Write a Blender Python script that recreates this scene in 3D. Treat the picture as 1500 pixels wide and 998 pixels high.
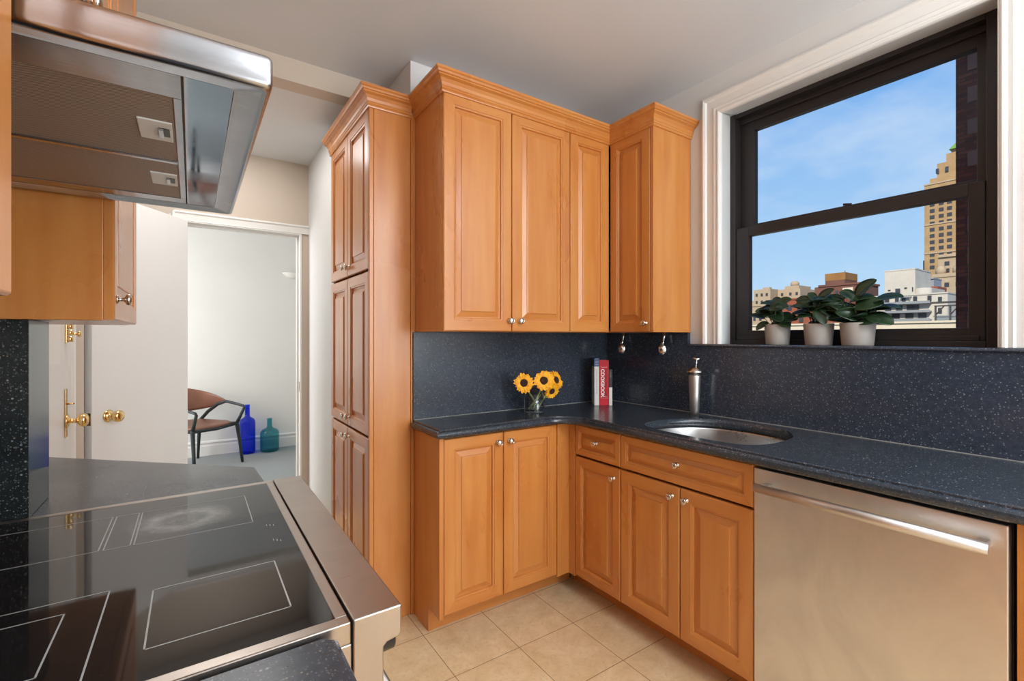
import bpy, bmesh, math, random
from mathutils import Vector, Matrix
PI = math.pi
for o in list(bpy.data.objects): bpy.data.objects.remove(o)
SC = bpy.context.scene
COL = SC.collection

# ------------------------------------------------------------------ camera
cam_d = bpy.data.cameras.new('camera'); cam = bpy.data.objects.new('camera', cam_d); COL.objects.link(cam)
cam_d.sensor_width = 36.0; cam_d.lens = 687.73/1500*36
cam_d.shift_y = -4.83/1500
cam_d.clip_start = 0.02; cam_d.clip_end = 3000
cam.location = (0, 0, 1.3101); cam.rotation_euler = (PI/2, 0, -0.598058)
SC.camera = cam
SC.view_settings.view_transform = 'Standard'; SC.view_settings.look = 'None'
SC.view_settings.gamma = 1; SC.view_settings.use_curve_mapping = False
SC.view_settings.exposure = 0.0

# ------------------------------------------------------------------ world: blue sky with thin cloud
w = bpy.data.worlds.new('sky'); SC.world = w; w.use_nodes = True
nt = w.node_tree; nt.nodes.clear()
def wn(t): return nt.nodes.new(t)
out = wn('ShaderNodeOutputWorld'); bg = wn('ShaderNodeBackground'); tc = wn('ShaderNodeTexCoord')
sx = wn('ShaderNodeSeparateXYZ'); nt.links.new(tc.outputs['Generated'], sx.inputs[0])
rp = wn('ShaderNodeValToRGB'); nt.links.new(sx.outputs['Z'], rp.inputs[0])
cr = rp.color_ramp
cr.elements[0].position = 0.0; cr.elements[0].color = (0.62, 0.80, 0.98, 1)
cr.elements[1].position = 0.75; cr.elements[1].color = (0.11, 0.29, 0.72, 1)
e = cr.elements.new(0.12); e.color = (0.47, 0.71, 0.97, 1)
e = cr.elements.new(0.40); e.color = (0.215, 0.47, 0.90, 1)
mpn = wn('ShaderNodeMapping'); mpn.inputs['Scale'].default_value = (2.0, 3.2, 7.0); mpn.inputs['Rotation'].default_value = (0.5, 0.2, 0.3)
nt.links.new(tc.outputs['Generated'], mpn.inputs[0])
nz = wn('ShaderNodeTexNoise'); nz.inputs['Scale'].default_value = 1.6; nz.inputs['Detail'].default_value = 7; nz.inputs['Roughness'].default_value = .55
nt.links.new(mpn.outputs[0], nz.inputs['Vector'])
r2 = wn('ShaderNodeValToRGB'); nt.links.new(nz.outputs[0], r2.inputs[0])
r2.color_ramp.elements[0].position = .48; r2.color_ramp.elements[0].color = (0, 0, 0, 1)
r2.color_ramp.elements[1].position = .80; r2.color_ramp.elements[1].color = (.6, .6, .6, 1)
mx = wn('ShaderNodeMix'); mx.data_type = 'RGBA'
nt.links.new(r2.outputs[0], mx.inputs['Factor']); nt.links.new(rp.outputs[0], mx.inputs['A']); mx.inputs['B'].default_value = (.80, .88, .98, 1)
nt.links.new(mx.outputs['Result'], bg.inputs[0]); bg.inputs[1].default_value = 1.0
nt.links.new(bg.outputs[0], out.inputs[0])

# ------------------------------------------------------------------ sun and area lights
def sun(name, d, e, ang, c):
    l = bpy.data.lights.new(name, 'SUN'); l.energy = e; l.angle = ang; l.color = c
    o = bpy.data.objects.new(name, l); COL.objects.link(o)
    o.rotation_euler = Vector(d).to_track_quat('-Z', 'Y').to_euler(); return o
sun('sun', (0.80, 0.30, -0.55), 4.9, 0.01, (1, .87, .68))
def area(name, loc, d, sx_, sy_, e, c):
    l = bpy.data.lights.new(name, 'AREA'); l.shape = 'RECTANGLE'; l.size = sx_; l.size_y = sy_; l.energy = e; l.color = c
    o = bpy.data.objects.new(name, l); COL.objects.link(o); o.location = loc
    o.rotation_euler = Vector(d).to_track_quat('-Z', 'Y').to_euler(); return o
area('ceiling_fill', (1.2, -.60, 2.60), (0, .15, -1), 1.4, 1.3, 54, (.93, .96, 1))  # added fill from ceiling height behind the camera, no fixture there
area('rear_fill', (1.45, -1.95, 1.6), (-.1, 1, .10), 1.25, 1.8, 72, (.86, .94, 1))  # added cool fill from behind; the rear wall has no window
area('upward_fill', (1.1, -.7, 1.95), (0, .15, 1), .9, .9, 25, (.92, .96, 1))  # unseen upward fill, added to brighten the ceiling
area('hall_fill', (.12, 2.90, 2.505), (0, 0, -1), .6, .6, 7.5, (1, .98, .96))  # added fill for the hall, without a lamp
area('living_room_window_light', (-2.35, 4.9, 1.5), (1, .12, 0), 1.7, 1.6, 84, (.97, .98, 1))
area('living_room_fill', (-1.35, 4.9, 2.56), (.25, 0, -1), 1.2, 1.2, 30, (1, .98, .95))  # added fill to brighten the living room from above

# ------------------------------------------------------------------ materials
def srgb(r, g, b):
    f = lambda c: (c/255/12.92) if c/255 <= .04045 else ((c/255+.055)/1.055)**2.4
    return (f(r), f(g), f(b), 1)
class Mt:
    def __init__(s, name):
        s.m = bpy.data.materials.new(name); s.m.use_nodes = True; s.t = s.m.node_tree
        s.b = s.t.nodes['Principled BSDF']
    def n(s, t, **k):
        x = s.t.nodes.new(t)
        for a, v in k.items(): setattr(x, a, v)
        return x
    def l(s, a, b): s.t.links.new(a, b)
    def set(s, **k):
        for a, v in k.items():
            s.b.inputs[{'col': 'Base Color', 'rough': 'Roughness', 'metal': 'Metallic', 'spec': 'Specular IOR Level', 'coat': 'Coat Weight', 'coatr': 'Coat Roughness', 'trans': 'Transmission Weight', 'ior': 'IOR', 'aniso': 'Anisotropic', 'arot': 'Anisotropic Rotation', 'sheen': 'Sheen Weight'}[a]].default_value = v
        return s
    def obj(s, scale=(1, 1, 1), rot=(0, 0, 0), loc=(0, 0, 0), world=False):
        mp = s.n('ShaderNodeMapping'); mp.inputs['Scale'].default_value = scale; mp.inputs['Rotation'].default_value = rot; mp.inputs['Location'].default_value = loc
        if world: s.l(s.n('ShaderNodeNewGeometry').outputs['Position'], mp.inputs[0])
        else: s.l(s.n('ShaderNodeTexCoord').outputs['Object'], mp.inputs[0])
        return mp.outputs[0]
    def noise(s, vec, scale, detail=3, rough=.5, dist=0):
        x = s.n('ShaderNodeTexNoise'); s.l(vec, x.inputs['Vector'])
        x.inputs['Scale'].default_value = scale; x.inputs['Detail'].default_value = detail; x.inputs['Roughness'].default_value = rough; x.inputs['Distortion'].default_value = dist
        return x.outputs[0]
    def ramp(s, f, stops):
        x = s.n('ShaderNodeValToRGB'); s.l(f, x.inputs[0]); c = x.color_ramp
        while len(c.elements) < len(stops): c.elements.new(.5)
        for e_, (p, col) in zip(c.elements, stops): e_.position = p; e_.color = col
        return x.outputs[0]
    def mix(s, f, a, b, mode='MIX'):
        x = s.n('ShaderNodeMix', data_type='RGBA', blend_type=mode)
        for v, i in ((f, 'Factor'), (a, 'A'), (b, 'B')):
            if hasattr(v, 'node'): s.l(v, x.inputs[i])
            else: x.inputs[i].default_value = v
        return x.outputs['Result']
    def maprange(s, f, a, b, c, d):
        x = s.n('ShaderNodeMapRange'); s.l(f, x.inputs[0])
        for i, v in enumerate((a, b, c, d)): x.inputs[i+1].default_value = v
        return x.outputs[0]
    def bump(s, h, strength=.1, dist=.01):
        x = s.n('ShaderNodeBump'); s.l(h, x.inputs['Height']); x.inputs['Strength'].default_value = strength; x.inputs['Distance'].default_value = dist
        s.l(x.outputs[0], s.b.inputs['Normal'])
M = {}
def plain(name, col, rough=.5, **k):
    x = Mt(name).set(col=col, rough=rough, **k); M[name] = x.m; return x
def paint(name, col, rough=.55, bs=.04):
    x = Mt(name).set(rough=rough); v = x.obj(world=True)
    n1 = x.noise(v, 2.2, 4)
    x.l(x.mix(x.maprange(n1, .3, .7, 0, 1), tuple(c*.965 for c in col[:3])+(1,), col), x.b.inputs['Base Color'])
    x.bump(x.noise(v, 160, 3), bs, .002); M[name] = x.m
paint('wall_paint', srgb(222, 222, 220)); paint('trim_paint', srgb(232, 230, 225), .35, .02)
paint('ceiling_paint', srgb(222, 224, 226)); paint('hall_paint', srgb(206, 192, 176))
paint('room_paint', srgb(228, 228, 224)); paint('door_paint', srgb(228, 226, 223), .4, .02)

def wood(name, rot, base, dark, light):
    x = Mt(name).set(rough=.36, spec=.5, coat=.45, coatr=.30)
    v = x.obj(scale=(9, 9, .9) if rot == 0 else ((.9, 9, 9) if rot == 1 else (9, .9, 9)), world=True)
    n1 = x.noise(v, 2.2, 5, .55, .25)
    v2 = x.obj(scale=(1, 1, .5), world=True); n2 = x.noise(v2, 3.0, 4, .55, .3)
    v3 = x.obj(scale=(90, 90, 4) if rot == 0 else ((4, 90, 90) if rot == 1 else (90, 4, 90)), world=True); n3 = x.noise(v3, 3, 3)
    c = x.ramp(n1, [(.30, dark), (.52, base), (.72, light)])
    c = x.mix(x.maprange(n2, .35, .7, 0, .55), c, light)
    c = x.mix(x.maprange(n3, .3, .7, .10, 0), c, dark)
    x.l(c, x.b.inputs['Base Color']); x.l(x.maprange(n2, .3, .7, .24, .38), x.b.inputs['Roughness'])
    x.bump(n3, .05, .001); M[name] = x.m
WB, WD, WL = srgb(200, 128, 62), srgb(187, 111, 47), srgb(208, 142, 75)
wood('wood', 0, WB, WD, WL); wood('wood_x', 1, WB, WD, WL); wood('wood_y', 2, WB, WD, WL)

def granite(name, base, rough):
    x = Mt(name).set(spec=.6); v = x.obj(world=True)
    def speck(scale, lo, hi):
        vo = x.n('ShaderNodeTexVoronoi'); vo.inputs['Scale'].default_value = scale; x.l(v, vo.inputs['Vector'])
        sep = x.n('ShaderNodeSeparateColor'); x.l(vo.outputs['Color'], sep.inputs[0])
        sz = x.ramp(vo.outputs['Distance'], [(.18, (1, 1, 1, 1)), (.36, (0, 0, 0, 1))])
        th = x.ramp(sep.outputs[0], [(lo, (0, 0, 0, 1)), (hi, (1, 1, 1, 1))])
        return x.mix(1.0, sz, th, 'MULTIPLY')
    n1 = x.noise(v, 60, 4, .7)
    c = x.ramp(n1, [(.3, tuple(k*.75 for k in base[:3])+(1,)), (.7, tuple(k*1.3 for k in base[:3])+(1,))])
    c = x.mix(speck(260, .45, .90), c, (.13, .155, .175, 1))
    c = x.mix(speck(150, .80, .97), c, (.23, .26, .265, 1))
    c = x.mix(speck(190, .90, .98), c, (.20, .17, .12, 1))
    x.l(c, x.b.inputs['Base Color']); x.l(x.maprange(x.noise(v, 3, 3), .3, .7, rough*.8, rough*1.5), x.b.inputs['Roughness'])
    M[name] = x.m
granite('granite', (.030, .039, .052), .19); granite('granite_shaded', (.009, .012, .013), .10); granite('granite_splash', (.034, .043, .062), .17)  # chase and range splash: same stone, shade put into a darker colour

def steel(name, scale, col=(.60, .59, .575, 1), lo=.22, hi=.36, b=.03, smudge=.10):
    x = Mt(name).set(col=col, metal=1); v = x.obj(scale=scale, world=True); n1 = x.noise(v, 3, 4, .7)
    v2 = x.obj(world=True, scale=(1, 1, .6)); n2 = x.noise(v2, 4.5, 5, .6, 1.2)
    x.l(x.mix(x.maprange(n2, .35, .7, 0, 1), col, tuple(k*(1-smudge) for k in col[:3])+(1,)), x.b.inputs['Base Color'])
    m_ = x.n('ShaderNodeMath', operation='ADD'); x.l(x.maprange(n1, .25, .75, lo, hi), m_.inputs[0]); x.l(x.maprange(n2, .3, .7, -.03, .06), m_.inputs[1])
    x.l(m_.outputs[0], x.b.inputs['Roughness']); x.bump(n1, b, .001); M[name] = x.m; return x
steel('steel_brushed_y', (120, 2.5, 220), col=(.62, .575, .525, 1)); steel('steel_brushed_z', (200, 200, 2.5), col=(.80, .79, .78, 1), lo=.34, hi=.48, smudge=.14)
steel('steel_range', (2.5, 200, 200), col=(.47, .415, .375, 1), lo=.26, hi=.36)
steel('steel_hood', (3, 160, 160), col=(.50, .51, .54, 1), lo=.16, hi=.26, b=.02)
steel('steel_panel', (60, 60, 60), col=(.56, .60, .66, 1), lo=.04, hi=.07, b=.004, smudge=.15)
steel('steel_sink', (30, 30, 30), col=(.62, .61, .60, 1), lo=.24, hi=.32)
plain('chrome', (.75, .74, .72, 1), .16, metal=1); plain('nickel', (.66, .62, .57, 1), .22, metal=1)
plain('nickel_satin', (.62, .59, .56, 1), .42, metal=1); plain('brass', (.78, .56, .26, 1), .16, metal=1)
plain('black_plastic', (.012, .012, .013, 1), .35); plain('rubber_black', (.006, .006, .007, 1), .7)
plain('frame_bronze', srgb(43, 38, 37), .42, spec=.4)
plain('plate_white', srgb(236, 236, 234), .35); plain('mark_grey', srgb(170, 170, 168), .5)
plain('caulk', srgb(150, 148, 142), .6); plain('soil', srgb(48, 38, 30), .9); plain('shade_white', srgb(236, 234, 228), .5)
plain('chair_frame', srgb(42, 48, 50), .5); plain('paper', srgb(232, 228, 218), .7)

x = Mt('cooktop_glass').set(rough=.045, spec=.55)   # black ceramic glass with a cloudy residue ring on the rear zone
v = x.obj(world=True, loc=(.015, -1.215, 0)); vs = x.n('ShaderNodeVectorMath', operation='MULTIPLY'); x.l(v, vs.inputs[0]); vs.inputs[1].default_value = (1, 1.25, 0)
ln = x.n('ShaderNodeVectorMath', operation='LENGTH'); x.l(vs.outputs[0], ln.inputs[0])
nn = x.noise(x.obj(world=True), 30, 5, .7); nf = x.noise(x.obj(world=True), 420, 2)
rg = x.ramp(ln.outputs['Value'], [(0, (.5, .5, .5, 1)), (.03, (.3, .3, .3, 1)), (.055, (1, 1, 1, 1)), (.10, (0, 0, 0, 1))])
st = x.mix(1, rg, x.ramp(nn, [(.3, (.3, .3, .3, 1)), (.7, (1, 1, 1, 1))]), 'MULTIPLY')
dust = x.ramp(nf, [(.72, (0, 0, 0, 1)), (.76, (.5, .5, .5, 1))])
c = x.mix(st, (.012, .010, .010, 1), (.30, .30, .29, 1)); c = x.mix(dust, c, (.10, .085, .07, 1))
x.l(c, x.b.inputs['Base Color']); M['cooktop_glass'] = x.m

x = Mt('floor_tile').set(rough=.38, spec=.4)       # 30 cm beige tile
v = x.obj(world=True); bt = x.n('ShaderNodeTexBrick'); bt.offset = 0; bt.squash = 1
mp = x.n('ShaderNodeMapping'); mp.inputs['Location'].default_value = (-1.141+.302*10, -1.621+.302*10, 0); x.l(v, mp.inputs[0]); x.l(mp.outputs[0], bt.inputs['Vector'])
bt.inputs['Scale'].default_value = 1; bt.inputs['Brick Width'].default_value = .302; bt.inputs['Row Height'].default_value = .302; bt.inputs['Mortar Size'].default_value = .0016; bt.inputs['Mortar Smooth'].default_value = .3
bt.inputs['Color1'].default_value = (.0, .0, .0, 1); bt.inputs['Color2'].default_value = (1, 1, 1, 1)
n1 = x.noise(v, 9, 7, .7, .4); n2 = x.noise(v, 55, 5, .75); n3 = x.noise(v, 2, 2)
c = x.ramp(n1, [(.3, srgb(212, 182, 138)), (.55, srgb(227, 202, 161)), (.75, srgb(236, 216, 180))])
c = x.mix(x.maprange(n2, .52, .70, 0, .45), c, srgb(184, 146, 104)); c = x.mix(x.maprange(bt.outputs['Color'], 0, 1, 0, .12), c, srgb(196, 160, 118))
c = x.mix(bt.outputs['Fac'], c, srgb(128, 96, 66)); x.l(c, x.b.inputs['Base Color'])
hh = x.n('ShaderNodeMath', operation='SUBTRACT'); x.l(x.maprange(n2, .3, .7, .1, .2), hh.inputs[0]); x.l(bt.outputs['Fac'], hh.inputs[1]); x.bump(hh.outputs[0], .3, .001)
M['floor_tile'] = x.m
x = Mt('carpet').set(rough=.95, sheen=.3); v = x.obj(world=True); n1 = x.noise(v, 220, 3, .8)
x.l(x.ramp(n1, [(.3, srgb(88, 96, 98)), (.7, srgb(142, 150, 150))]), x.b.inputs['Base Color']); x.bump(n1, .6, .004); M['carpet'] = x.m
def meshmetal():
    x = Mt('filter_mesh').set(metal=.35, rough=.45); v = x.obj(world=True, scale=(1, 1, 1)); sp = x.n('ShaderNodeSeparateXYZ'); x.l(v, sp.inputs[0])
    def wv(sock):
        a = x.n('ShaderNodeMath', operation='MULTIPLY'); x.l(sock, a.inputs[0]); a.inputs[1].default_value = 2*PI/.0042
        b = x.n('ShaderNodeMath', operation='SINE'); x.l(a.outputs[0], b.inputs[0]); return b.outputs[0]
    m_ = x.n('ShaderNodeMath', operation='MULTIPLY'); x.l(wv(sp.outputs['X']), m_.inputs[0]); x.l(wv(sp.outputs['Y']), m_.inputs[1])
    x.l(x.ramp(m_.outputs[0], [(.0, srgb(196, 178, 162)), (.35, srgb(104, 88, 78))]), x.b.inputs['Base Color']); x.bump(m_.outputs[0], .5, .001); M['filter_mesh'] = x.m
meshmetal()
def glass(name, tint, gl=.06, rough=.0):
    x = Mt(name); t = x.t; t.nodes.remove(x.b); o = t.nodes['Material Output']
    tr = x.n('ShaderNodeBsdfTransparent'); tr.inputs[0].default_value = tint; gg = x.n('ShaderNodeBsdfGlossy'); gg.inputs['Roughness'].default_value = rough
    lw = x.n('ShaderNodeLayerWeight'); lw.inputs[0].default_value = .5; pw = x.n('ShaderNodeMath', operation='POWER'); x.l(lw.outputs['Facing'], pw.inputs[0]); pw.inputs[1].default_value = 3.5
    mm = x.n('ShaderNodeMixShader'); a = x.n('ShaderNodeMath', operation='MULTIPLY'); x.l(pw.outputs[0], a.inputs[0]); a.inputs[1].default_value = gl*9; a.use_clamp = True; a2 = x.n('ShaderNodeMath', operation='ADD'); x.l(a.outputs[0], a2.inputs[0]); a2.inputs[1].default_value = gl*.5; a = a2
    x.l(a.outputs[0], mm.inputs[0]); x.l(tr.outputs[0], mm.inputs[1]); x.l(gg.outputs[0], mm.inputs[2]); x.l(mm.outputs[0], o.inputs[0]); M[name] = x.m
glass('window_glass', (.97, .985, .99, 1), .02); glass('vase_glass', (.93, .96, .97, 1), .13); glass('water', (.90, .95, .95, 1), .03)
glass('blue_glass', (.28, .44, .99, 1), .07); glass('teal_glass', (.50, .80, .82, 1), .07)
x = Mt('leaf').set(rough=.32, spec=.5); n1 = x.noise(x.obj(), 25, 4)
x.l(x.ramp(n1, [(.35, (.010, .026, .012, 1)), (.6, (.020, .048, .018, 1)), (.8, (.045, .085, .03, 1))]), x.b.inputs['Base Color']); M['leaf'] = x.m
plain('leaf_stem', (.10, .13, .05, 1), .5); plain('pot_grey', srgb(164, 158, 151), .55)
x = Mt('petal').set(rough=.6); n1 = x.noise(x.obj(), 60, 3)
x.l(x.ramp(n1, [(.3, srgb(240, 150, 14)), (.7, srgb(255, 196, 30))]), x.b.inputs['Base Color']); M['petal'] = x.m
x = Mt('seed_head').set(rough=.9); n1 = x.noise(x.obj(), 400, 3)
x.l(x.ramp(n1, [(.35, srgb(24, 12, 8)), (.7, srgb(84, 48, 24))]), x.b.inputs['Base Color']); x.bump(n1, .8, .003); M['seed_head'] = x.m
plain('flower_stem', srgb(176, 184, 116), .5); plain('sepal', srgb(70, 110, 40), .6)
x = Mt('leather').set(rough=.38); n1 = x.noise(x.obj(), 6, 4); x.l(x.ramp(n1, [(.3, srgb(116, 74, 56)), (.7, srgb(138, 90, 70))]), x.b.inputs['Base Color']); x.bump(x.noise(x.obj(), 300, 3), .1, .001); M['leather'] = x.m
plain('book_red', srgb(196, 10, 32), .55); plain('book_white', srgb(226, 222, 214), .45); plain('book_blue', srgb(70, 92, 132), .45)
plain('book_black', srgb(28, 28, 32), .4); plain('ink_white', srgb(240, 236, 232), .5); plain('ink_dark', srgb(70, 16, 26), .5); plain('ink_grey', srgb(150, 150, 148), .5)
# exterior
def masonry(name, a, b_, sc=1.5):
    x = Mt(name).set(rough=.9); v = x.obj(world=True); n1 = x.noise(v, sc*.2, 5, .6); n2 = x.noise(v, sc*2, 3)
    c = x.mix(x.maprange(n1, .3, .7, 0, 1), a, b_); x.l(x.mix(x.maprange(n2, .3, .7, 0, .2), c, tuple(k*.6 for k in a[:3])+(1,)), x.b.inputs['Base Color']); M[name] = x.m
masonry('ext_tan', srgb(160, 130, 92), srgb(176, 148, 110)); masonry('ext_white', srgb(190, 184, 174), srgb(202, 197, 187)); masonry('ext_brown', srgb(104, 68, 58), srgb(120, 82, 70))
masonry('ext_orange', srgb(158, 116, 66), srgb(138, 98, 56)); masonry('ext_red', srgb(150, 84, 62), srgb(140, 76, 56)); masonry('ext_beige', srgb(170, 150, 126), srgb(182, 164, 140))
masonry('ext_cream', srgb(220, 212, 194), srgb(208, 198, 178), 4); plain('ext_window', srgb(58, 60, 66), .3); plain('ext_green', srgb(110, 150, 66), .5)
plain('ext_slab', srgb(140, 146, 152), .6); plain('ext_metal', srgb(120, 128, 134), .5); plain('ext_dark', srgb(62, 58, 58), .7); masonry('ext_ground', srgb(90, 90, 92), srgb(110, 108, 104))
x = Mt('ext_brick').set(rough=.85)
mp = x.n('ShaderNodeMapping'); mp.inputs['Rotation'].default_value = (0, PI/2, 0)
ge = x.n('ShaderNodeNewGeometry'); sp = x.n('ShaderNodeSeparateXYZ'); cb = x.n('ShaderNodeCombineXYZ'); x.l(ge.outputs['Position'], sp.inputs[0])
ad = x.n('ShaderNodeMath', operation='ADD'); x.l(sp.outputs['X'], ad.inputs[0]); x.l(sp.outputs['Y'], ad.inputs[1]); x.l(ad.outputs[0], cb.inputs['X']); x.l(sp.outputs['Z'], cb.inputs['Y'])
bt = x.n('ShaderNodeTexBrick'); x.l(cb.outputs[0], bt.inputs['Vector']); bt.inputs['Scale'].default_value = 1; bt.inputs['Brick Width'].default_value = .21; bt.inputs['Row Height'].default_value = .072; bt.inputs['Mortar Size'].default_value = .008
bt.inputs['Color1'].default_value = srgb(150, 84, 62); bt.inputs['Color2'].default_value = srgb(104, 54, 44); bt.inputs['Mortar'].default_value = srgb(84, 70, 62)
x.l(bt.outputs['Color'], x.b.inputs['Base Color']); M['ext_brick'] = x.m
plain('ext_quoin', srgb(150, 112, 96), .85)

# ------------------------------------------------------------------ mesh helpers
class MB:
    def __init__(s): s.v = []; s.f = []; s.mi = []; s.sm = []
    def add(s, vs, fs, mi=0, sm=False):
        k = len(s.v); s.v += [tuple(p) for p in vs]
        for f in fs: s.f.append([k+i for i in f]); s.mi.append(mi); s.sm.append(sm)
        return s
    def box(s, x0, x1, y0, y1, z0, z1, mi=0, c=0):
        if c <= 0:
            vs = [(x, y, z) for z in (z0, z1) for y in (y0, y1) for x in (x0, x1)]
            return s.add(vs, [(0, 2, 3, 1), (4, 5, 7, 6), (0, 1, 5, 4), (2, 6, 7, 3), (0, 4, 6, 2), (1, 3, 7, 5)], mi)
        bm = bmesh.new(); bmesh.ops.create_cube(bm, size=1)
        for q in bm.verts: q.co = ((x0+x1)/2+q.co.x*(x1-x0), (y0+y1)/2+q.co.y*(y1-y0), (z0+z1)/2+q.co.z*(z1-z0))
        bmesh.ops.bevel(bm, geom=bm.edges[:], offset=c, segments=2, affect='EDGES', profile=.5)
        bm.verts.index_update(); s.add([q.co[:] for q in bm.verts], [[q.index for q in f.verts] for f in bm.faces], mi); bm.free(); return s
    def rings(s, rs, mi=0, sm=False, close=True, cap0=False, cap1=False):
        n = len(rs[0]); vs = [p for r in rs for p in r]; fs = []
        for j in range(len(rs)-1):
            for i in range(n if close else n-1):
                a, b = j*n+i, j*n+(i+1) % n; fs.append((a, b, b+n, a+n))
        if cap0: fs.append(tuple(range(n))[::-1])
        if cap1: fs.append(tuple((len(rs)-1)*n+i for i in range(n)))
        return s.add(vs, fs, mi, sm)
    def lathe(s, prof, o=(0, 0, 0), axis=(0, 0, 1), n=28, mi=0, cap0=True, cap1=True):
        q = Vector((0, 0, 1)).rotation_difference(Vector(axis).normalized()); o = Vector(o)
        rs = [[o+q @ Vector((r*math.cos(2*PI*i/n), r*math.sin(2*PI*i/n), z)) for i in range(n)] for r, z in prof]
        return s.rings(rs, mi, True, True, cap0, cap1)
    def tube(s, pts, rad, n=10, mi=0, flat=1.0, up=None):
        pts = [Vector(p) for p in pts]; rs = []; R = rad if isinstance(rad, (list, tuple)) else [rad]*len(pts)
        prev = None
        for i, p in enumerate(pts):
            t = (pts[min(i+1, len(pts)-1)]-pts[max(i-1, 0)]).normalized()
            u = Vector(up) if up else (prev if prev else (Vector((0, 0, 1)) if abs(t.z) < .9 else Vector((1, 0, 0))))
            a = t.cross(u).normalized(); b = a.cross(t).normalized(); prev = b
            rs.append([p+a*R[i]*math.cos(2*PI*k/n)+b*R[i]*flat*math.sin(2*PI*k/n) for k in range(n)])
        return s.rings(rs, mi, True, True, True, True)
    def sweep(s, path, prof, mi=0, sm=False, caps=True):
        """path: 2D points; prof: (outward, z); outward is to the right of travel"""
        P = [Vector(p) for p in path]; rs = []
        for i, p in enumerate(P):
            d0 = (P[i]-P[i-1]).normalized() if i > 0 else None; d1 = (P[i+1]-P[i]).normalized() if i < len(P)-1 else None
            n0 = Vector((d0.y, -d0.x)) if d0 else None; n1 = Vector((d1.y, -d1.x)) if d1 else None
            n = n0 if n1 is None else (n1 if n0 is None else (n0+n1)/(1+n0.dot(n1)))
            rs.append([(p.x+n.x*a, p.y+n.y*a, z) for a, z in prof])
        return s.rings(rs, mi, sm, True, caps, caps)
    def xf(s, mat):
        s.v = [tuple(mat @ Vector(p)) for p in s.v]; return s
    def build(s, name, mats, parent=None, bevel=0, smooth=False):
        me = bpy.data.meshes.new(name); me.from_pydata(s.v, [], s.f); me.update()
        for m_ in (mats if isinstance(mats, (list, tuple)) else [mats]): me.materials.append(M[m_])
        for p, a, b in zip(me.polygons, s.mi, s.sm): p.material_index = a; p.use_smooth = b or smooth
        bm = bmesh.new(); bm.from_mesh(me); bmesh.ops.recalc_face_normals(bm, faces=bm.faces[:]); bm.to_mesh(me); bm.free()
        o = bpy.data.objects.new(name, me); COL.objects.link(o)
        if parent: o.parent = parent; o.matrix_parent_inverse = Matrix.Translation(-parent.location) if parent.type == 'EMPTY' else Matrix.Identity(4)
        if bevel:
            b = o.modifiers.new('bevel', 'BEVEL'); b.width = bevel; b.segments = 2; b.limit_method = 'ANGLE'; b.angle_limit = math.radians(40)
        return o
def tag(o, label=None, cat=None, group=None, kind=None):
    if label: o['label'] = label
    if cat: o['category'] = cat
    if group: o['group'] = group
    if kind: o['kind'] = kind
    return o
def thing(name, label, cat, loc=(0, 0, 0), group=None):
    o = bpy.data.objects.new(name, None); COL.objects.link(o); o.location = loc; o.empty_display_size = .05
    bpy.context.view_layer.update(); return tag(o, label, cat, group)
def struct(name, mb, mat, **k):
    o = mb.build(name, mat, **k); o['kind'] = 'structure'; return o
def bx(*a, **k): return MB().box(*a, **k)

# ------------------------------------------------------------------ THE SETTING
CZ, LZ = 2.62, 2.513
struct('floor', bx(-.6, 2.46, -2.1, 3.60, -.08, 0), 'floor_tile')
struct('floor_living_room', bx(-2.6, 2.2, 3.60, 6.4, -.08, 0), 'carpet')
struct('ceiling', bx(-.6, 2.46, -2.1, 2.406, CZ, CZ+.1), 'ceiling_paint')
struct('ceiling_hall', bx(-.6, 1.0, 2.5065, 3.6, LZ, LZ+.2), 'ceiling_paint')
struct('trim_beam', bx(-.6, .854, 2.406, 2.506, LZ, CZ+.1), 'hall_paint')
struct('ceiling_living_room', bx(-2.6, 2.2, 3.6, 6.4, 2.62, 2.72), 'ceiling_paint')
struct('wall_left', bx(-.58, -.48, -2.1, 3.6, 0, CZ+.1), 'wall_paint')
struct('wall_rear', bx(-.6, 2.46, -2.1, -2.0, 0, CZ+.1), 'wall_paint')
struct('wall_back', bx(.854, 2.46, 2.106, 2.406, 0, CZ+.1), 'wall_paint')
struct('wall_hall_right', MB().box(.675, .95, 2.812, 3.525, 0, LZ+.1).box(.858, .95, 2.407, 2.811, 0, CZ+.1), 'wall_paint')
# window wall x 2.16..2.46 with its opening
WY0, WY1, WZ0, WZ1 = .366, 1.372, 1.262, 2.4495
struct('wall_window', MB().box(2.16, 2.46, WY1, 2.106, 0, CZ+.1).box(2.16, 2.46, -2.0, WY0, 0, CZ+.1).box(2.16, 2.46, WY0, WY1, WZ1, CZ+.1).box(2.16, 2.46, WY0, WY1, 0, WZ0), 'wall_paint')
# hall end wall with the doorway
DX0, DX1, DZ = -.03, .618, 2.02
struct('wall_hall_end', MB().box(-2.6, DX0-.012, 3.525, 3.62, 0, LZ+.2).box(DX1+.012, 2.2, 3.526, 3.62, 0, LZ+.2).box(DX0-.012, DX1+.012, 3.525, 3.62, DZ+.012, LZ+.2), 'hall_paint')
struct('wall_living_room_far', bx(-2.6, 2.2, 6.2, 6.3, 0, 2.7), 'room_paint')
struct('wall_living_room_left', bx(-2.7, -2.6, 3.6, 6.4, 0, 2.7), 'room_paint')
struct('wall_living_room_right', bx(2.1, 2.2, 3.62, 6.4, 0, 2.7), 'room_paint')
bbp = [(0, 0), (.018, 0), (.018, .105), (.012, .118), (.012, .132), (.019, .140), (.015, .154), (.006, .160), (0, .161)]
struct('baseboard_living_room', MB().sweep([(-2.6, 6.2), (2.1, 6.2)], bbp), 'trim_paint')
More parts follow.
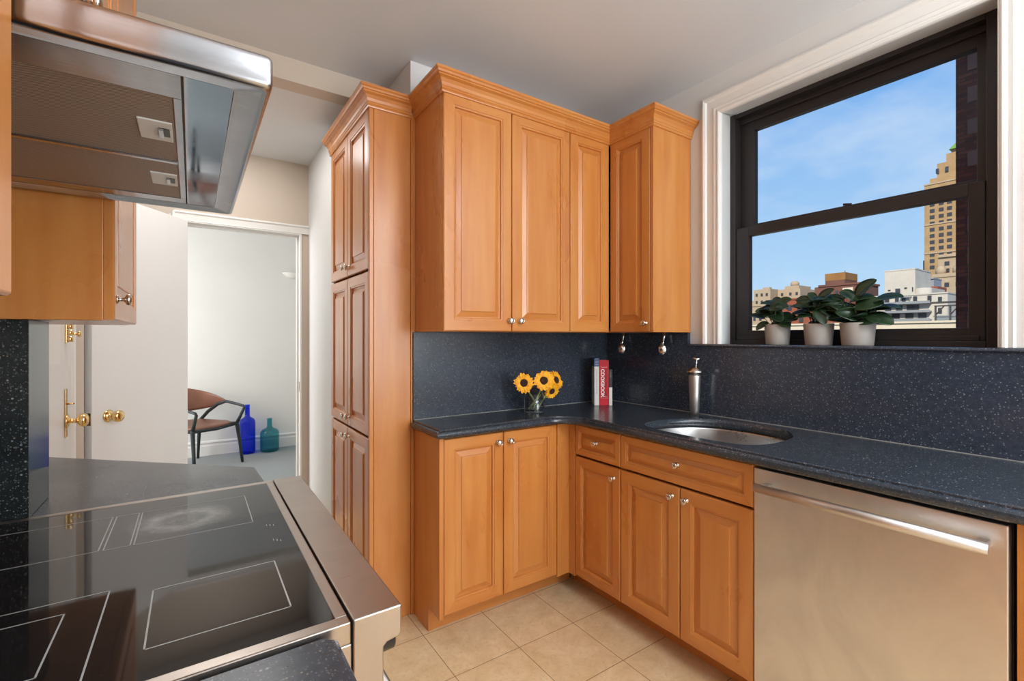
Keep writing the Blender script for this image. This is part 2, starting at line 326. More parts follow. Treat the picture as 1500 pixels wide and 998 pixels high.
# unseen mass overhead added to shade the brick wing; outer faces, ground far below
struct('wall_shade_mass', MB().box(-9, 2.46, -9, 10, CZ+.13, 14.5), 'ext_brick')
struct('trim_exterior_face', MB().box(2.2, 2.47, -9, -2.1, -30, CZ+.1).box(2.2, 2.47, 2.41, 10, -30, CZ+.1).box(-.5, 2.46, -9, 10, -30, -.1), 'ext_brick')
struct('ground', bx(-200, 900, -500, 700, -31, -30), 'ext_ground')

# window casing and opening trim (mitred moulding, stands 20 mm proud, no bottom leg)
prof = [(0, 0), (0, .020), (.010, .024), (.020, .020), (.026, .012), (.060, .012), (.066, .018), (.078, .015), (.084, .020), (.091, .020), (.097, .015), (.1, .008), (.1, 0)]  # (inward from outer edge, stand-off)
def casing(plane, a0, a1, z0, z1, sgn, prof, ztop_only=True):
    """picture-frame moulding on a vertical plane; plane(a, stand, z) -> point; a0,a1,z1 outer edges"""
    mb = MB(); rs = []
    for (A, Z, sa, sz) in ((a0, z0, 1, 0), (a0, z1, 1, -1), (a1, z1, -1, -1), (a1, z0, -1, 0)):
        rs.append([plane(A+sa*d, st, Z+sz*d) for d, st in prof])
    return mb.rings(rs, 0, False, True, True, True)
cw = casing(lambda a, st, z: (2.16-st, a, z), WY0-.098, 1.430, 1.277, 2.514, 1, prof)
struct('trim_window_casing', cw, 'trim_paint')
# narrow beads running back to the sash inside the reveal
rv = MB().box(2.15, 2.289, WY0+.0005, WY0+.004, 1.277, 2.414)
rv.rings([[(2.1565, WY1-.0005, z), (2.1565, 1.3305, z), (2.289, 1.3655, z), (2.289, WY1-.0005, z)] for z in (1.277, WZ1-.0006)], 0, False, True, True, True)
rv.rings([[(2.1565, y, WZ1-.0005), (2.1565, y, 2.4145), (2.289, y, 2.4430), (2.289, y, WZ1-.0005)] for y in (WY0+.004, 1.3304)], 0, False, True, True, True)
struct('trim_window_reveal', rv, 'trim_paint')
# granite sill
struct('trim_window_sill', MB().sweep([(2.140, 1.507), (2.140, -1.2)], [(-.15, 1.276), (-.004, 1.276), (.001, 1.2755), (.0055, 1.2738), (.0085, 1.271), (.0095, 1.2675), (.0085, 1.264), (.005, 1.2625), (0, 1.2622), (-.02, 1.2622), (-.15, 1.2625)]), 'granite_splash')

# ---- window (double hung, dark bronze)
def rect_frame(mb, x0, x1, y0, y1, z0, z1, wl, wr, wb, wt, mi=0):
    mb.box(x0, x1, y0, y0+wl, z0, z1, mi); mb.box(x0, x1, y1-wr, y1, z0, z1, mi)
    mb.box(x0, x1, y0+wl, y1-wr, z0, z0+wb, mi); mb.box(x0, x1, y0+wl, y1-wr, z1-wt, z1, mi); return mb
wt_ = bpy.data.objects.new('window_1', None); COL.objects.link(wt_); wt_.location = (2.30, .86, 1.28); wt_['kind'] = 'structure'; bpy.context.view_layer.update()
fr = rect_frame(MB(), 2.290, 2.42, .3925, 1.370, 1.2705, 2.446, .030, .030, .026, .022)
fr.box(2.330, 2.345, .42, 1.345, 2.40, 2.425).build('window_frame', 'frame_bronze', wt_, bevel=.003)
# lower sash (inner) and upper sash (outer)
rect_frame(MB(), 2.300, 2.335, .4265, 1.3395, 1.2967, 1.862, .044, .066, .047, .046).box(2.292, 2.302, .44, 1.33, 1.297, 1.316).build('sash', 'frame_bronze', wt_, bevel=.002)
rect_frame(MB(), 2.345, 2.380, .4265, 1.3395, 1.832, 2.4235, .030, .070, .050, .066).build('sash', 'frame_bronze', wt_, bevel=.002)
bx(2.316, 2.320, .465, 1.28, 1.335, 1.822).build('pane', 'window_glass', wt_)
bx(2.360, 2.364, .450, 1.275, 1.875, 2.364).build('pane', 'window_glass', wt_)
MB().box(2.303, 2.330, .812, .872, 1.8622, 1.868).tube([(2.316, .835, 1.866), (2.316, .838, 1.876), (2.308, .865, 1.879)], .005).build('sash_lock', 'frame_bronze', wt_)

# ---- doorway casing, jamb
jm = MB().box(DX0-.011, DX0, 3.515, 3.63, 0, DZ).box(DX1, DX1+.011, 3.515, 3.63, 0, DZ).box(DX0-.011, DX1+.011, 3.515, 3.63, DZ, DZ+.011)
jm.box(DX1-.012, DX1, 3.57, 3.60, 0, DZ-.012).box(DX0, DX1, 3.57, 3.60, DZ-.012, DZ)
struct('trim_doorway_jamb', jm, 'trim_paint')
cp = [(0, 0), (0, .022), (.010, .024), (.018, .016), (.050, .012), (.056, .014), (.058, .008), (.058, 0)]
struct('trim_doorway_casing', casing(lambda a, st, z: (a, 3.525-st, z), .6745, DX0-.058, 0, DZ+.064, 1, cp), 'trim_paint')
bx(.612, .6175, 3.535, 3.560, .93, 1.0).build('strike_plate', 'nickel_satin', bpy.data.objects['trim_doorway_jamb'])

# ---- open white door leaf (hinged on the left jamb, swung into the hall)
def knob_brass(mb, o, d):
    mb.lathe([(.030, 0), (.031, .003), (.024, .007), (.011, .010), (.010, .030), (.014, .034), (.026, .042), (.030, .052), (.028, .062), (.018, .070), (.004, .072)], o, d, 24)
hinge = Vector((-.022, 3.50)); dd = Vector((-.594, -.805)); nn2 = Vector((-.805, .594))   # nn2 away from camera
L = .63; T = .040
def leafp(t, n): p = hinge+dd*t+nn2*n; return (p.x, p.y)
door = bpy.data.objects.new('door_1', None); COL.objects.link(door); door.location = (hinge.x, hinge.y, 0); door['kind'] = 'structure'; bpy.context.view_layer.update()
a, b, c_, d_ = leafp(0, 0), leafp(L, 0), leafp(L, T), leafp(0, T)
MB().rings([[(p[0], p[1], z) for p in (a, b, c_, d_)] for z in (.012, 2.025)], 0, False, True, True, True).build('door_leaf', 'door_paint', door, bevel=.002)
kp = leafp(.545, 0); mb = MB(); knob_brass(mb, (kp[0], kp[1], .918), (.805, -.594, 0)); mb.build('door_knob', 'brass', door)
mb = MB(); mb.rings([[(leafp(L+.0006, t_)[0], leafp(L+.0006, t_)[1], z) for t_ in (.007, .033)] + [(leafp(L-.002, t_)[0], leafp(L-.002, t_)[1], z) for t_ in (.033, .007)] for z in (.885, .945)], 0, False, True, True, True)
mb.rings([[(leafp(L+.006, t_)[0], leafp(L+.006, t_)[1], z) for t_ in (.014, .026)] + [(leafp(L, t_)[0], leafp(L, t_)[1], z) for t_ in (.026, .014)] for z in (.905, .928)], 0, False, True, True, True)
mb.build('latch_plate', 'brass', door)

# ---- second door, closed, in the left wall of the hall
door2 = bpy.data.objects.new('door_2', None); COL.objects.link(door2); door2.location = (-.478, 2.2, 0); door2['kind'] = 'structure'; bpy.context.view_layer.update()
MB().box(-.4798, -.455, 2.22, 2.895, .01, 2.03).build('door_leaf', 'door_paint', door2, bevel=.004)
MB().box(-.4550, -.4545, 2.30, 2.68, 1.20, 1.9).box(-.4550, -.4545, 2.30, 2.68, .2, .75).build('door_panel', 'trim_paint', door2)
mb = MB().box(-.4545, -.450, 2.755, 2.795, .875, 1.085, c=.002); knob_brass(mb, (-.450, 2.775, .945), (1, 0, 0)); mb.tube([(-.45, 2.775, 1.02), (-.425, 2.775, 1.02)], .0035, 8); mb.build('knob_plate', 'brass', door2)
mb = MB().box(-.4545, -.448, 2.765, 2.805, 1.285, 1.372, c=.002)
for k in range(3): mb.lathe([(.011, 0), (.011, .024)], (-.440, 2.775, 1.290+k*.028), (0, 0, 1), 14)
mb.tube([(-.448, 2.80, 1.325), (-.418, 2.80, 1.325)], .006, 10); mb.lathe([(.006, 0), (.014, .004), (.014, .010), (.005, .014)], (-.42, 2.80, 1.325), (1, 0, 0), 16); mb.build('deadbolt', 'brass', door2)
struct('trim_second_door_casing', casing(lambda a, st, z: (-.48+st, a, z), 2.13, 2.981, 0, 2.12, 1, [(0, 0), (0, .026), (.012, .030), (.02, .026), (.07, .022), (.078, .022), (.085, .012), (.085, 0)]), 'trim_paint')
struct('trim_gap_cover', bx(-.4799, -.4245, 2.9815, 2.9895, 0, 2.03), 'hall_paint')  # added strip covering the dark gap behind the open leaf
struct('wall_hall_left_face', bx(-.4799, -.4782, 3.0, 3.524, 0, LZ-.001), 'hall_paint')

# ---- granite cladding
SP = .020
struct('trim_splash_back', bx(.861, 2.139, 2.106-SP, 2.1055, .9215, 1.3335), 'granite_splash')
ws = MB().box(2.139, 2.1595, 1.509, 2.0855, .9215, 1.3335).box(2.139, 2.1595, -1.2, 1.509, .9215, 1.2618)
struct('trim_splash_window', ws, 'granite_splash')
struct('trim_caulk', MB().box(.861, 2.1375, 2.0848, 2.0875, .9202, .9226).box(2.1374, 2.1402, -1.2, 2.0848, .9202, .9226), 'caulk')
struct('trim_splash_chase', MB().box(-.4795, -.289, 1.4125, 1.585, .9215, 1.347), 'granite_shaded')
struct('trim_splash_range', bx(-.4795, -.462, -.5, 1.410, .9265, 1.347), 'granite_shaded')

# ------------------------------------------------------------------ CABINETRY
def panel_front(w_, h_, t=.020, st=.056, centre=.036):
    """raised panel front in local XZ, front face at y=0, body to y=+t, origin lower-left; rails get horizontal grain"""
    lev = [(0, t), (0, .004), (.0025, .0008), (.004, 0), (st-.008, 0), (st-.007, .0026), (st-.001, .0034), (st+.001, .0060), (st+.002, .0130), (st+.007, .0135), (st+.009, .0125), (st+.010+centre*.55, .0060), (st+.011+centre*.55, .0022), (st+.014+centre*.55, .0014)]
    mb = MB(); vs = []
    for d, y in lev: vs += [(d, y, d), (w_-d, y, d), (w_-d, y, h_-d), (d, y, h_-d)]
    fs = []; mi = []
    for j in range(len(lev)-1):
        for i in range(4):
            a, b = j*4+i, j*4+(i+1) % 4; fs.append((a, b, b+4, a+4)); mi.append(1 if i in (0, 2) else 0)
    k = (len(lev)-1)*4; fs += [(k, k+1, k+2, k+3), (3, 2, 1, 0)]; mi += [0, 0]
    mb.v = vs; mb.f = [list(f) for f in fs]; mb.mi = mi; mb.sm = [False]*len(fs); return mb
def mk_knob_mesh():
    mb = MB(); mb.lathe([(.010, 0), (.0105, .002), (.0075, .004), (.0048, .006), (.0045, .013), (.0075, .016), (.0125, .0185), (.0138, .022), (.0130, .0255), (.0098, .0275), (.0090, .0268), (.0078, .0268), (.0060, .0285), (.002, .0292)], (0, 0, 0), (0, -1, 0), 24)
    o = mb.build('knob', 'nickel'); me = o.data; bpy.data.objects.remove(o); return me
KNOB = mk_knob_mesh()
def face_xf(face, a, z, pos):
    """local XZ front with outward -Y -> world. face 'y': looks to -Y (x from a). face '-x': looks to -X, runs toward -Y from a. face '+x': looks to +X, runs toward +Y from a"""
    if face == 'y': return Matrix.Translation((a, pos, z))
    if face == '-x': return Matrix.Translation((pos, a, z)) @ Matrix.Rotation(-PI/2, 4, 'Z')
    return Matrix.Translation((pos, a, z)) @ Matrix.Rotation(PI/2, 4, 'Z')
def front(parent, name, face, a, z0, w_, h_, pos, knob=None, st=.056, centre=.036, km='nickel'):
    g = .0018
    mb = panel_front(w_-2*g, h_-2*g, st=st, centre=centre); X = face_xf(face, a, z0, pos) @ Matrix.Translation((g, 0, g)); mb.xf(X)
    o = mb.build(name, ['wood', 'wood_x' if face == 'y' else 'wood_y'], parent)
    if knob:
        k = bpy.data.objects.new('knob', KNOB); COL.objects.link(k); k.parent = o
        k.matrix_world = X @ Matrix.Translation((knob[0], 0, knob[1])); k.parent = o
        bpy.context.view_layer.update(); k.matrix_parent_inverse = o.matrix_world.inverted()
        k.matrix_basis = X @ Matrix.Translation((knob[0], 0, knob[1]))
    return o

# --- pantry (tall cabinet)
PX, PY0, PY1, PT = .658, 2.105, 2.808, 2.361
p = thing('pantry_cabinet', 'tall orange maple pantry cabinet standing on the floor left of the granite counter', 'cabinet', (.75, 2.45, 0))
MB().box(PX+.021, .853, PY0, PY0+.018, 0, PT).box(PX+.021, .853, PY1-.018, PY1, 0, PT).box(.84, .853, PY0+.018, PY1-.018, 0, PT).box(PX+.021, .84, PY0+.018, PY1-.018, PT-.018, PT).box(PX+.06, .84, PY0+.018, PY1-.018, 0, .10).build('body', 'wood', p, bevel=.001)
MB().box(.8535, .8605, 2.0985, 2.1055, 0, PT).box(.8605, .8735, 2.0985, 2.1055, 1.3345, PT).box(.8605, .8670, 2.0985, 2.1040, 0, .8790).build('filler_strip', 'wood', p)
MB().box(PX, PX+.0205, PY0, PY0+.016, 0, PT-.003).build('corner_strip', 'wood', p, bevel=.003)
hw = (PY1-PY0-.016)/2
for z0, z1, kz in ((.105, .850, 'top'), (.858, 1.612, 'bot'), (1.620, 2.352, 'bot')):
    for i in range(2):
        a = PY1-i*hw; kx = hw-.035 if i == 0 else .035; kk = (z1-z0-.045) if kz == 'top' else .045
        front(p, 'door', '-x', a, z0, hw, z1-z0, PX, (kx, kk))
crown = [(0, -.006), (.007, -.006), (.009, -.001), (.007, .004), (.011, .008), (.011, .014), (.014, .018), (.016, .030), (.024, .042), (.036, .048), (.036, .053), (.042, .055), (.046, .062), (.051, .066), (.051, .076), (0, .076)]
def crown_prof(z): return [(a, z+b) for a, b in crown]
MB().sweep([(PX, PY1), (PX, PY0), (.853, PY0)], crown_prof(2.350)).build('crown_moulding', 'wood_x', p)

# --- wall cabinets
UZ0, UZ1 = 1.335, 2.361
UXL, UX1, UX2, UXR = .874, 1.225, 1.582, 1.861
UYF, UYR = 1.797, 1.506
def carcass(mb, x0, x1, y0, y1, z0, z1, t=.018):
    mb.box(x0, x0+t, y0, y1, z0, z1).box(x1-t, x1, y0, y1, z0, z1).box(x0+t, x1-t, y0, y1, z0, z0+t).box(x0+t, x1-t, y0, y1, z1-t, z1); return mb
p = thing('wall_cabinet', 'two-door maple wall cabinet hung over the sunflowers on the back wall', 'cabinet', (1.2, 2.0, UZ0), 'upper maple cabinets')
carcass(MB(), UXL, UX2-.0008, UYF+.0205, 2.1055, UZ0, UZ1).box(UXL+.018, UX2-.019, 2.095, 2.1055, UZ0, UZ1).build('body', 'wood', p, bevel=.001)
front(p, 'door', 'y', UXL, UZ0, UX1-UXL, UZ1-UZ0-.004, UYF, (UX1-UXL-.016, .049))
front(p, 'door', 'y', UX1, UZ0, UX2-UX1, UZ1-UZ0-.004, UYF, (.040, .049))
p2 = thing('corner_wall_cabinet', 'corner maple wall cabinet above the cookbooks, one plain door and one door facing left', 'cabinet', (1.9, 1.9, UZ0), 'upper maple cabinets')
mb = MB().box(UX2, 2.1595, 2.095, 2.1055, UZ0, UZ1).box(UX2, 2.1595, UYF+.0205, 2.094, UZ0, UZ0+.018).box(UX2, 2.1595, UYF+.0205, 2.094, UZ1-.018, UZ1)
mb.box(UXR+.0205, 2.1595, UYR, UYF+.0204, UZ0, UZ0+.018).box(UXR+.0205, 2.1595, UYR, UYF+.0204, UZ1-.018, UZ1).box(UXR, 2.1595, UYR-.0002, UYR+.018, UZ0, UZ1, 0)
mb.build('body', 'wood', p2, bevel=.0012)
front(p2, 'door', 'y', UX2, UZ0, UXR-UX2-.001, UZ1-UZ0-.004, UYF)
front(p2, 'door', '-x', UYF-.002, UZ0, UYF-UYR-.022, UZ1-UZ0-.006, UXR, (UYF-UYR-.022-.028, .044))
# crown along both (one continuous moulding)
cm = MB().sweep([(UXL, 2.1055), (UXL, UYF), (UXR, UYF), (UXR, UYR), (2.1595, UYR)], [(-a if False else a, b) for a, b in crown_prof(2.350)]).build('crown_moulding', 'wood_x')
cm.parent = p; cm.matrix_parent_inverse = Matrix.Translation(-p.location)

# --- base cabinets
BZ0, BZ1, CT0 = .113, .873, .880
YD, XD = 1.822, 1.595
XL, XM, XR = .874, 1.195, 1.517
p = thing('base_cabinet', 'two-door maple base cabinet under the sunflower counter, next to the tall pantry', 'cabinet', (1.2, 1.95, 0), 'lower maple cabinets')
mb = MB()
sd = [(YD+.0005, BZ0-.010), (YD+.0005, CT0-.001), (2.1045, CT0-.001), (2.1045, 0), (1.935, 0), (1.935, BZ0-.010)]
mb.rings([[(x_, y, z) for y, z in sd] for x_ in (XL-.006, XL+.014)], 0, False, True, True, True)
mb.box(XL+.014, XR, YD+.0205, 2.1045, BZ0-.008, BZ0+.01).box(XR-.018, XR, YD+.0205, 2.1045, BZ0+.01, CT0-.001).box(XL+.014, XR, 2.09, 2.1045, BZ0+.01, CT0-.001)
mb.build('body', 'wood', p, bevel=.0012)
MB().box(XL+.014, 1.700, 1.939, 1.955, 0, BZ0-.009).build('toe_kick', 'wood_x', p)
front(p, 'door', 'y', XL+.014, BZ0, XM-XL-.014, BZ1-BZ0, YD, (XM-XL-.014-.034, BZ1-BZ0-.048))
front(p, 'door', 'y', XM, BZ0, XR-XM, BZ1-BZ0, YD, (.030, BZ1-BZ0-.048))
bx(XR+.0005, XD+.0, YD-.0002, YD+.0185, BZ0-.008, CT0-.001).build('filler_strip', 'wood', p, bevel=.001)
p = thing('narrow_base_cabinet', 'narrow maple base cabinet with one drawer and one door in the inner corner', 'cabinet', (1.85, 1.65, 0), 'lower maple cabinets')
mb = MB().box(XD+.0205, 2.158, 1.476, 1.494, BZ0-.008, CT0-.001).box(XD+.0205, 2.158, 1.803, 1.8195, BZ0-.008, CT0-.001).box(XD+.0205, 2.158, 1.494, 1.803, BZ0-.008, BZ0+.01).box(2.145, 2.158, 1.494, 1.803, BZ0+.01, CT0-.001)
mb.build('body', 'wood', p, bevel=.001)
bx(1.712, 1.728, 1.4755, 1.939, 0, BZ0-.009).build('toe_kick', 'wood_y', p)
bx(XD, XD+.018, 1.780, 1.8215, BZ0-.008, CT0-.001).build('filler_strip', 'wood', p, bevel=.001)
front(p, 'door', '-x', 1.779, BZ0, 1.779-1.4755, .714-BZ0, XD, (.262, .714-BZ0-.052), st=.050)
front(p, 'drawer', '-x', 1.779, .720, 1.779-1.4755, BZ1-.720, XD, (.150, .080), st=.034, centre=.022)
p = thing('sink_base_cabinet', 'wide maple base cabinet below the sink, two doors under one drawer front', 'cabinet', (1.85, 1.17, 0), 'lower maple cabinets')
mb = MB().box(XD+.0205, 2.158, .867, .885, BZ0-.008, CT0-.001).box(XD+.0205, 2.158, 1.457, 1.475, BZ0-.008, CT0-.001).box(XD+.0205, 2.158, .885, 1.457, BZ0-.008, BZ0+.01).box(2.145, 2.158, .885, 1.457, BZ0+.01, CT0-.001)
mb.build('body', 'wood', p, bevel=.001)
bx(1.712, 1.728, .867, 1.475, 0, BZ0-.009).build('toe_kick', 'wood_y', p)
front(p, 'door', '-x', 1.475, BZ0, 1.475-1.163, .714-BZ0, XD, (1.475-1.163-.038, .714-BZ0-.044))
front(p, 'door', '-x', 1.163, BZ0, 1.163-.867, .714-BZ0, XD, (.030, .714-BZ0-.044))
front(p, 'drawer', '-x', 1.475, .720, 1.475-.867, BZ1-.720, XD, (.300, .080), st=.036, centre=.024)
# right-hand cabinet beyond the dishwasher
p = thing('end_base_cabinet', 'maple base cabinet at the right edge, past the dishwasher', 'cabinet', (1.85, -.1, 0), 'lower maple cabinets')
mb = MB().box(XD+.0205, 2.158, .224, .242, 0, CT0-.001).box(XD+.0205, 2.158, -.45, -.432, 0, CT0-.001).box(XD+.0205, 2.158, -.432, .224, BZ0-.008, BZ0+.01).box(2.145, 2.158, -.432, .224, BZ0+.01, CT0-.001).box(XD, XD+.020, .205, .2425, BZ0, CT0-.002)
mb.build('body', 'wood', p, bevel=.001)
bx(1.712, 1.728, -.45, .2235, 0, BZ0-.009).build('toe_kick', 'wood_y', p)
front(p, 'door', '-x', .2040, BZ0, .65, BZ1-BZ0, XD)

# --- dishwasher
p = thing('dishwasher', 'stainless steel dishwasher under the counter, right of the sink cabinet', 'dishwasher', (1.85, .56, 0))
bx(XD-.003, XD+.030, .2555, .8635, .105, .8635, c=.003).build('door', 'steel_brushed_z', p)
MB().box(XD+.031, 2.13, .2520, .8655, .02, .868).build('tub', 'rubber_black', p)
bx(XD+.045, XD+.055, .2435, .2518, .0, .8785).build('side_gap_dark', 'rubber_black', p)  # black strip standing in for the dark of the open gap
bx(1.68, 1.70, .26, .86, .0, .10).build('kick_plate', 'rubber_black', p)
hb = MB()
ys = [.2790, .8330]
rs = []
for y in [ys[0], ys[0]+.0005, ys[1]-.0005, ys[1]]:
    q = .78 if y in ys else 1
    rs.append([(1.540+.0145*q*math.cos(a_), y, .8125+.0150*q*math.sin(a_)) for a_ in [2*PI*k/24 for k in range(24)]])
hb.rings(rs, 0, True, True, True, True)
for y in (.296, .812): hb.box(1.544, XD-.003, y-.012, y+.012, .8035, .8215, c=.003)
hb.build('handle', 'nickel_satin', p)

# --- L-shaped countertop with ogee edge and a sink cut-out
def ogee(zt): return [(.022, zt), (.0185, zt-.001), (.0165, zt-.0035), (.0165, zt-.0075), (.0115, zt-.0088), (.0055, zt-.0115), (.0015, zt-.017), (0, zt-.0235), (.0015, zt-.030), (.0065, zt-.0365), (.0125, zt-.040)]
def offset_path(P, d):
    P = [Vector(q) for q in P]; o = []
    for i, q in enumerate(P):
        d0 = (P[i]-P[i-1]).normalized() if i else None; d1 = (P[i+1]-P[i]).normalized() if i < len(P)-1 else None
        n0 = Vector((d0.y, -d0.x)) if d0 else None; n1 = Vector((d1.y, -d1.x)) if d1 else None
        n = n0 if n1 is None else (n1 if n0 is None else (n0+n1)/(1+n0.dot(n1)))
        o.append((q.x-n.x*d, q.y-n.y*d))
    return o
def slab(name, path, back, prof, mat, parent=None, hole=None):
    """path: front edge points, outward to the right of travel. back: remaining outline"""
    bm = bmesh.new(); loops = []
    for d, z in prof:
        loops.append([bm.verts.new((x_, y_, z)) for x_, y_ in offset_path(path, d)+list(back)])
    n = len(loops[0])
    for a_, b_ in zip(loops, loops[1:]):
        for i in range(n):
            try: f = bm.faces.new((a_[i], a_[(i+1) % n], b_[(i+1) % n], b_[i])); f.smooth = i < len(path)-1 and len(path) > 6 and 4 < i < len(path)-3
            except ValueError: pass
    hl = []
    for lp, zz in ((loops[0], prof[0][1]), (loops[-1], prof[-1][1])):
        es = [bm.edges.get((lp[i], lp[(i+1) % n])) or bm.edges.new((lp[i], lp[(i+1) % n])) for i in range(n)]
        if hole:
            hv = [bm.verts.new((x_, y_, zz)) for x_, y_ in hole]; hl.append(hv)
            es += [bm.edges.new((hv[i], hv[(i+1) % len(hv)])) for i in range(len(hv))]
        bmesh.ops.triangle_fill(bm, use_beauty=True, use_dissolve=False, edges=es)
    if hole:
        m_ = len(hole)
        for i in range(m_): bm.faces.new((hl[0][i], hl[0][(i+1) % m_], hl[1][(i+1) % m_], hl[1][i])).smooth = True
    bmesh.ops.recalc_face_normals(bm, faces=bm.faces[:])
    me = bpy.data.meshes.new(name); bm.to_mesh(me); bm.free(); me.materials.append(M[mat])
    o = bpy.data.objects.new(name, me); COL.objects.link(o)
    if parent: o.parent = parent
    return o
arc = [(1.435+.12*math.cos(a_), 1.668+.12*math.sin(a_)) for a_ in [PI/2-k*PI/2/12 for k in range(13)]]
path = [(.845, 2.0845), (.845, 1.788)]+arc+[(1.555, -.60)]
SINK = [(1.772+.0, 1.0)]
def sink_pts(g=0):
    P = [(1.665, 1.395), (1.72, 1.425), (1.85, 1.430), (1.965, 1.385), (2.045, 1.30), (2.075, 1.19), (2.078, 1.06), (2.045, .945), (1.96, .875), (1.84, .850), (1.72, .862), (1.655, .905), (1.628, 1.0), (1.622, 1.14), (1.628, 1.28)]
    P = [(x_, 1.43-(1.43-y_)*.945) for x_, y_ in P]
    n = len(P); c = Vector((1.855, 1.14)); o = []
    for i in range(n):
        p0, p1, p2, p3 = [Vector(P[(i+k-1) % n]) for k in range(4)]
        for t in (0, .25, .5, .75):
            q = .5*((2*p1)+(-p0+p2)*t+(2*p0-5*p1+4*p2-p3)*t*t+(-p0+3*p1-3*p2+p3)*t**3); d = (q-c).normalized(); o.append((q.x+d.x*g, q.y+d.y*g))
    return o
ct = slab('countertop', path, [(2.1385, -.60), (2.1385, 2.0845)], ogee(.920), 'granite', hole=sink_pts())
tag(ct, 'L-shaped dark speckled granite countertop with ogee edge around the sink', 'countertop')
# sink
p = thing('sink', 'curved undermount stainless steel sink set into the dark countertop', 'sink', (1.86, 1.14, .70))
mb = MB(); rs = []
for g, z in ((.012, .8790), (.004, .8788), (.002, .870), (-.004, .80), (-.010, .74), (-.022, .712), (-.05, .700)): rs.append([(x_, y_, z) for x_, y_ in sink_pts(g)])
rs2 = rs[::-1]
mb.rings(rs, 0, True, True, False, True)
o = mb.build('bowl', 'steel_sink', p); sm_ = o.modifiers.new('s', 'SOLIDIFY'); sm_.thickness = .0012; sm_.offset = -1
MB().lathe([(.045, .7005), (.045, .7030), (.036, .7035), (.030, .7012), (.004, .7012)], (1.88, 1.14, 0), n=28).build('drain', 'chrome', p)
# faucet
p = thing('faucet', 'brushed nickel faucet with domed head and thin lever behind the sink', 'faucet', (2.075, 1.425, .92))
MB().lathe([(.0215, .9203), (.0215, .945), (.0225, .947), (.0225, .949), (.0235, .951), (.0255, 1.02), (.0285, 1.09), (.0300, 1.115), (.0290, 1.122), (.020, 1.124)], (2.075, 1.425, 0)).build('body', 'nickel_satin', p)
q = Vector((-.45, -.35, .10)).normalized(); b0 = Vector((2.075, 1.425, 1.122))
mb = MB(); rs = []
for r_, z_, sh in ((.020, 1.1245, .0), (.030, 1.126, .004), (.037, 1.134, .008), (.037, 1.140, .009), (.031, 1.150, .007), (.021, 1.158, .003), (.010, 1.1635, 0), (.002, 1.165, 0)):
    rs.append([(2.075-sh+r_*1.1*math.cos(2*PI*k/28), 1.425-sh+r_*1.1*math.sin(2*PI*k/28), z_) for k in range(28)])
mb.rings(rs, 0, True, True, True, True).build('spout_head', 'nickel', p)
MB().tube([(2.079, 1.421, 1.163), (2.081, 1.419, 1.180), (2.083, 1.418, 1.198)], [.004, .0032, .003]).tube([(2.092, 1.406, 1.204), (2.083, 1.418, 1.199), (2.072, 1.430, 1.205)], [.004, .0055, .0045]).build('lever', 'chrome', p)

# --- hanging spoons below the corner cabinet
def spoon(loc, label):
    t = thing('hanging_spoon', label, 'spoon', loc, 'silver spoons under the corner cabinet')
    x0, y0, z0 = loc
    MB().tube([(x0, y0, z0+.066), (x0-.004, y0, z0+.045), (x0-.012, y0, z0+.015), (x0-.018, y0, z0)], [.0085, .0075, .0062, .0090], n=12).build('handle', 'chrome', t)
    mb = MB(); n = 22; rs = []
    for k in range(8):
        u_ = k/7*PI*.5; r_ = math.sin(u_) if k else .02; dpt = .009*math.cos(u_)
        rs.append([(x0-.6*dpt-.006+.6*.0215*r_*math.cos(2*PI*i/n)-.012, y0-.8*dpt-.8*.0215*r_*math.cos(2*PI*i/n), z0-.026+.030*r_*math.sin(2*PI*i/n)) for i in range(n)])
    rs += [[(q[0]+.0016, q[1], q[2]) for q in r] for r in rs[::-1]]
    mb.rings(rs, 0, True, True, True, True).build('bowl', 'chrome', t)
spoon((2.118, 1.640, 1.269), 'silver spoon hanging against the granite, nearest the window')
spoon((2.118, 1.930, 1.268), 'darker silver spoon hanging in the corner above the cookbooks')

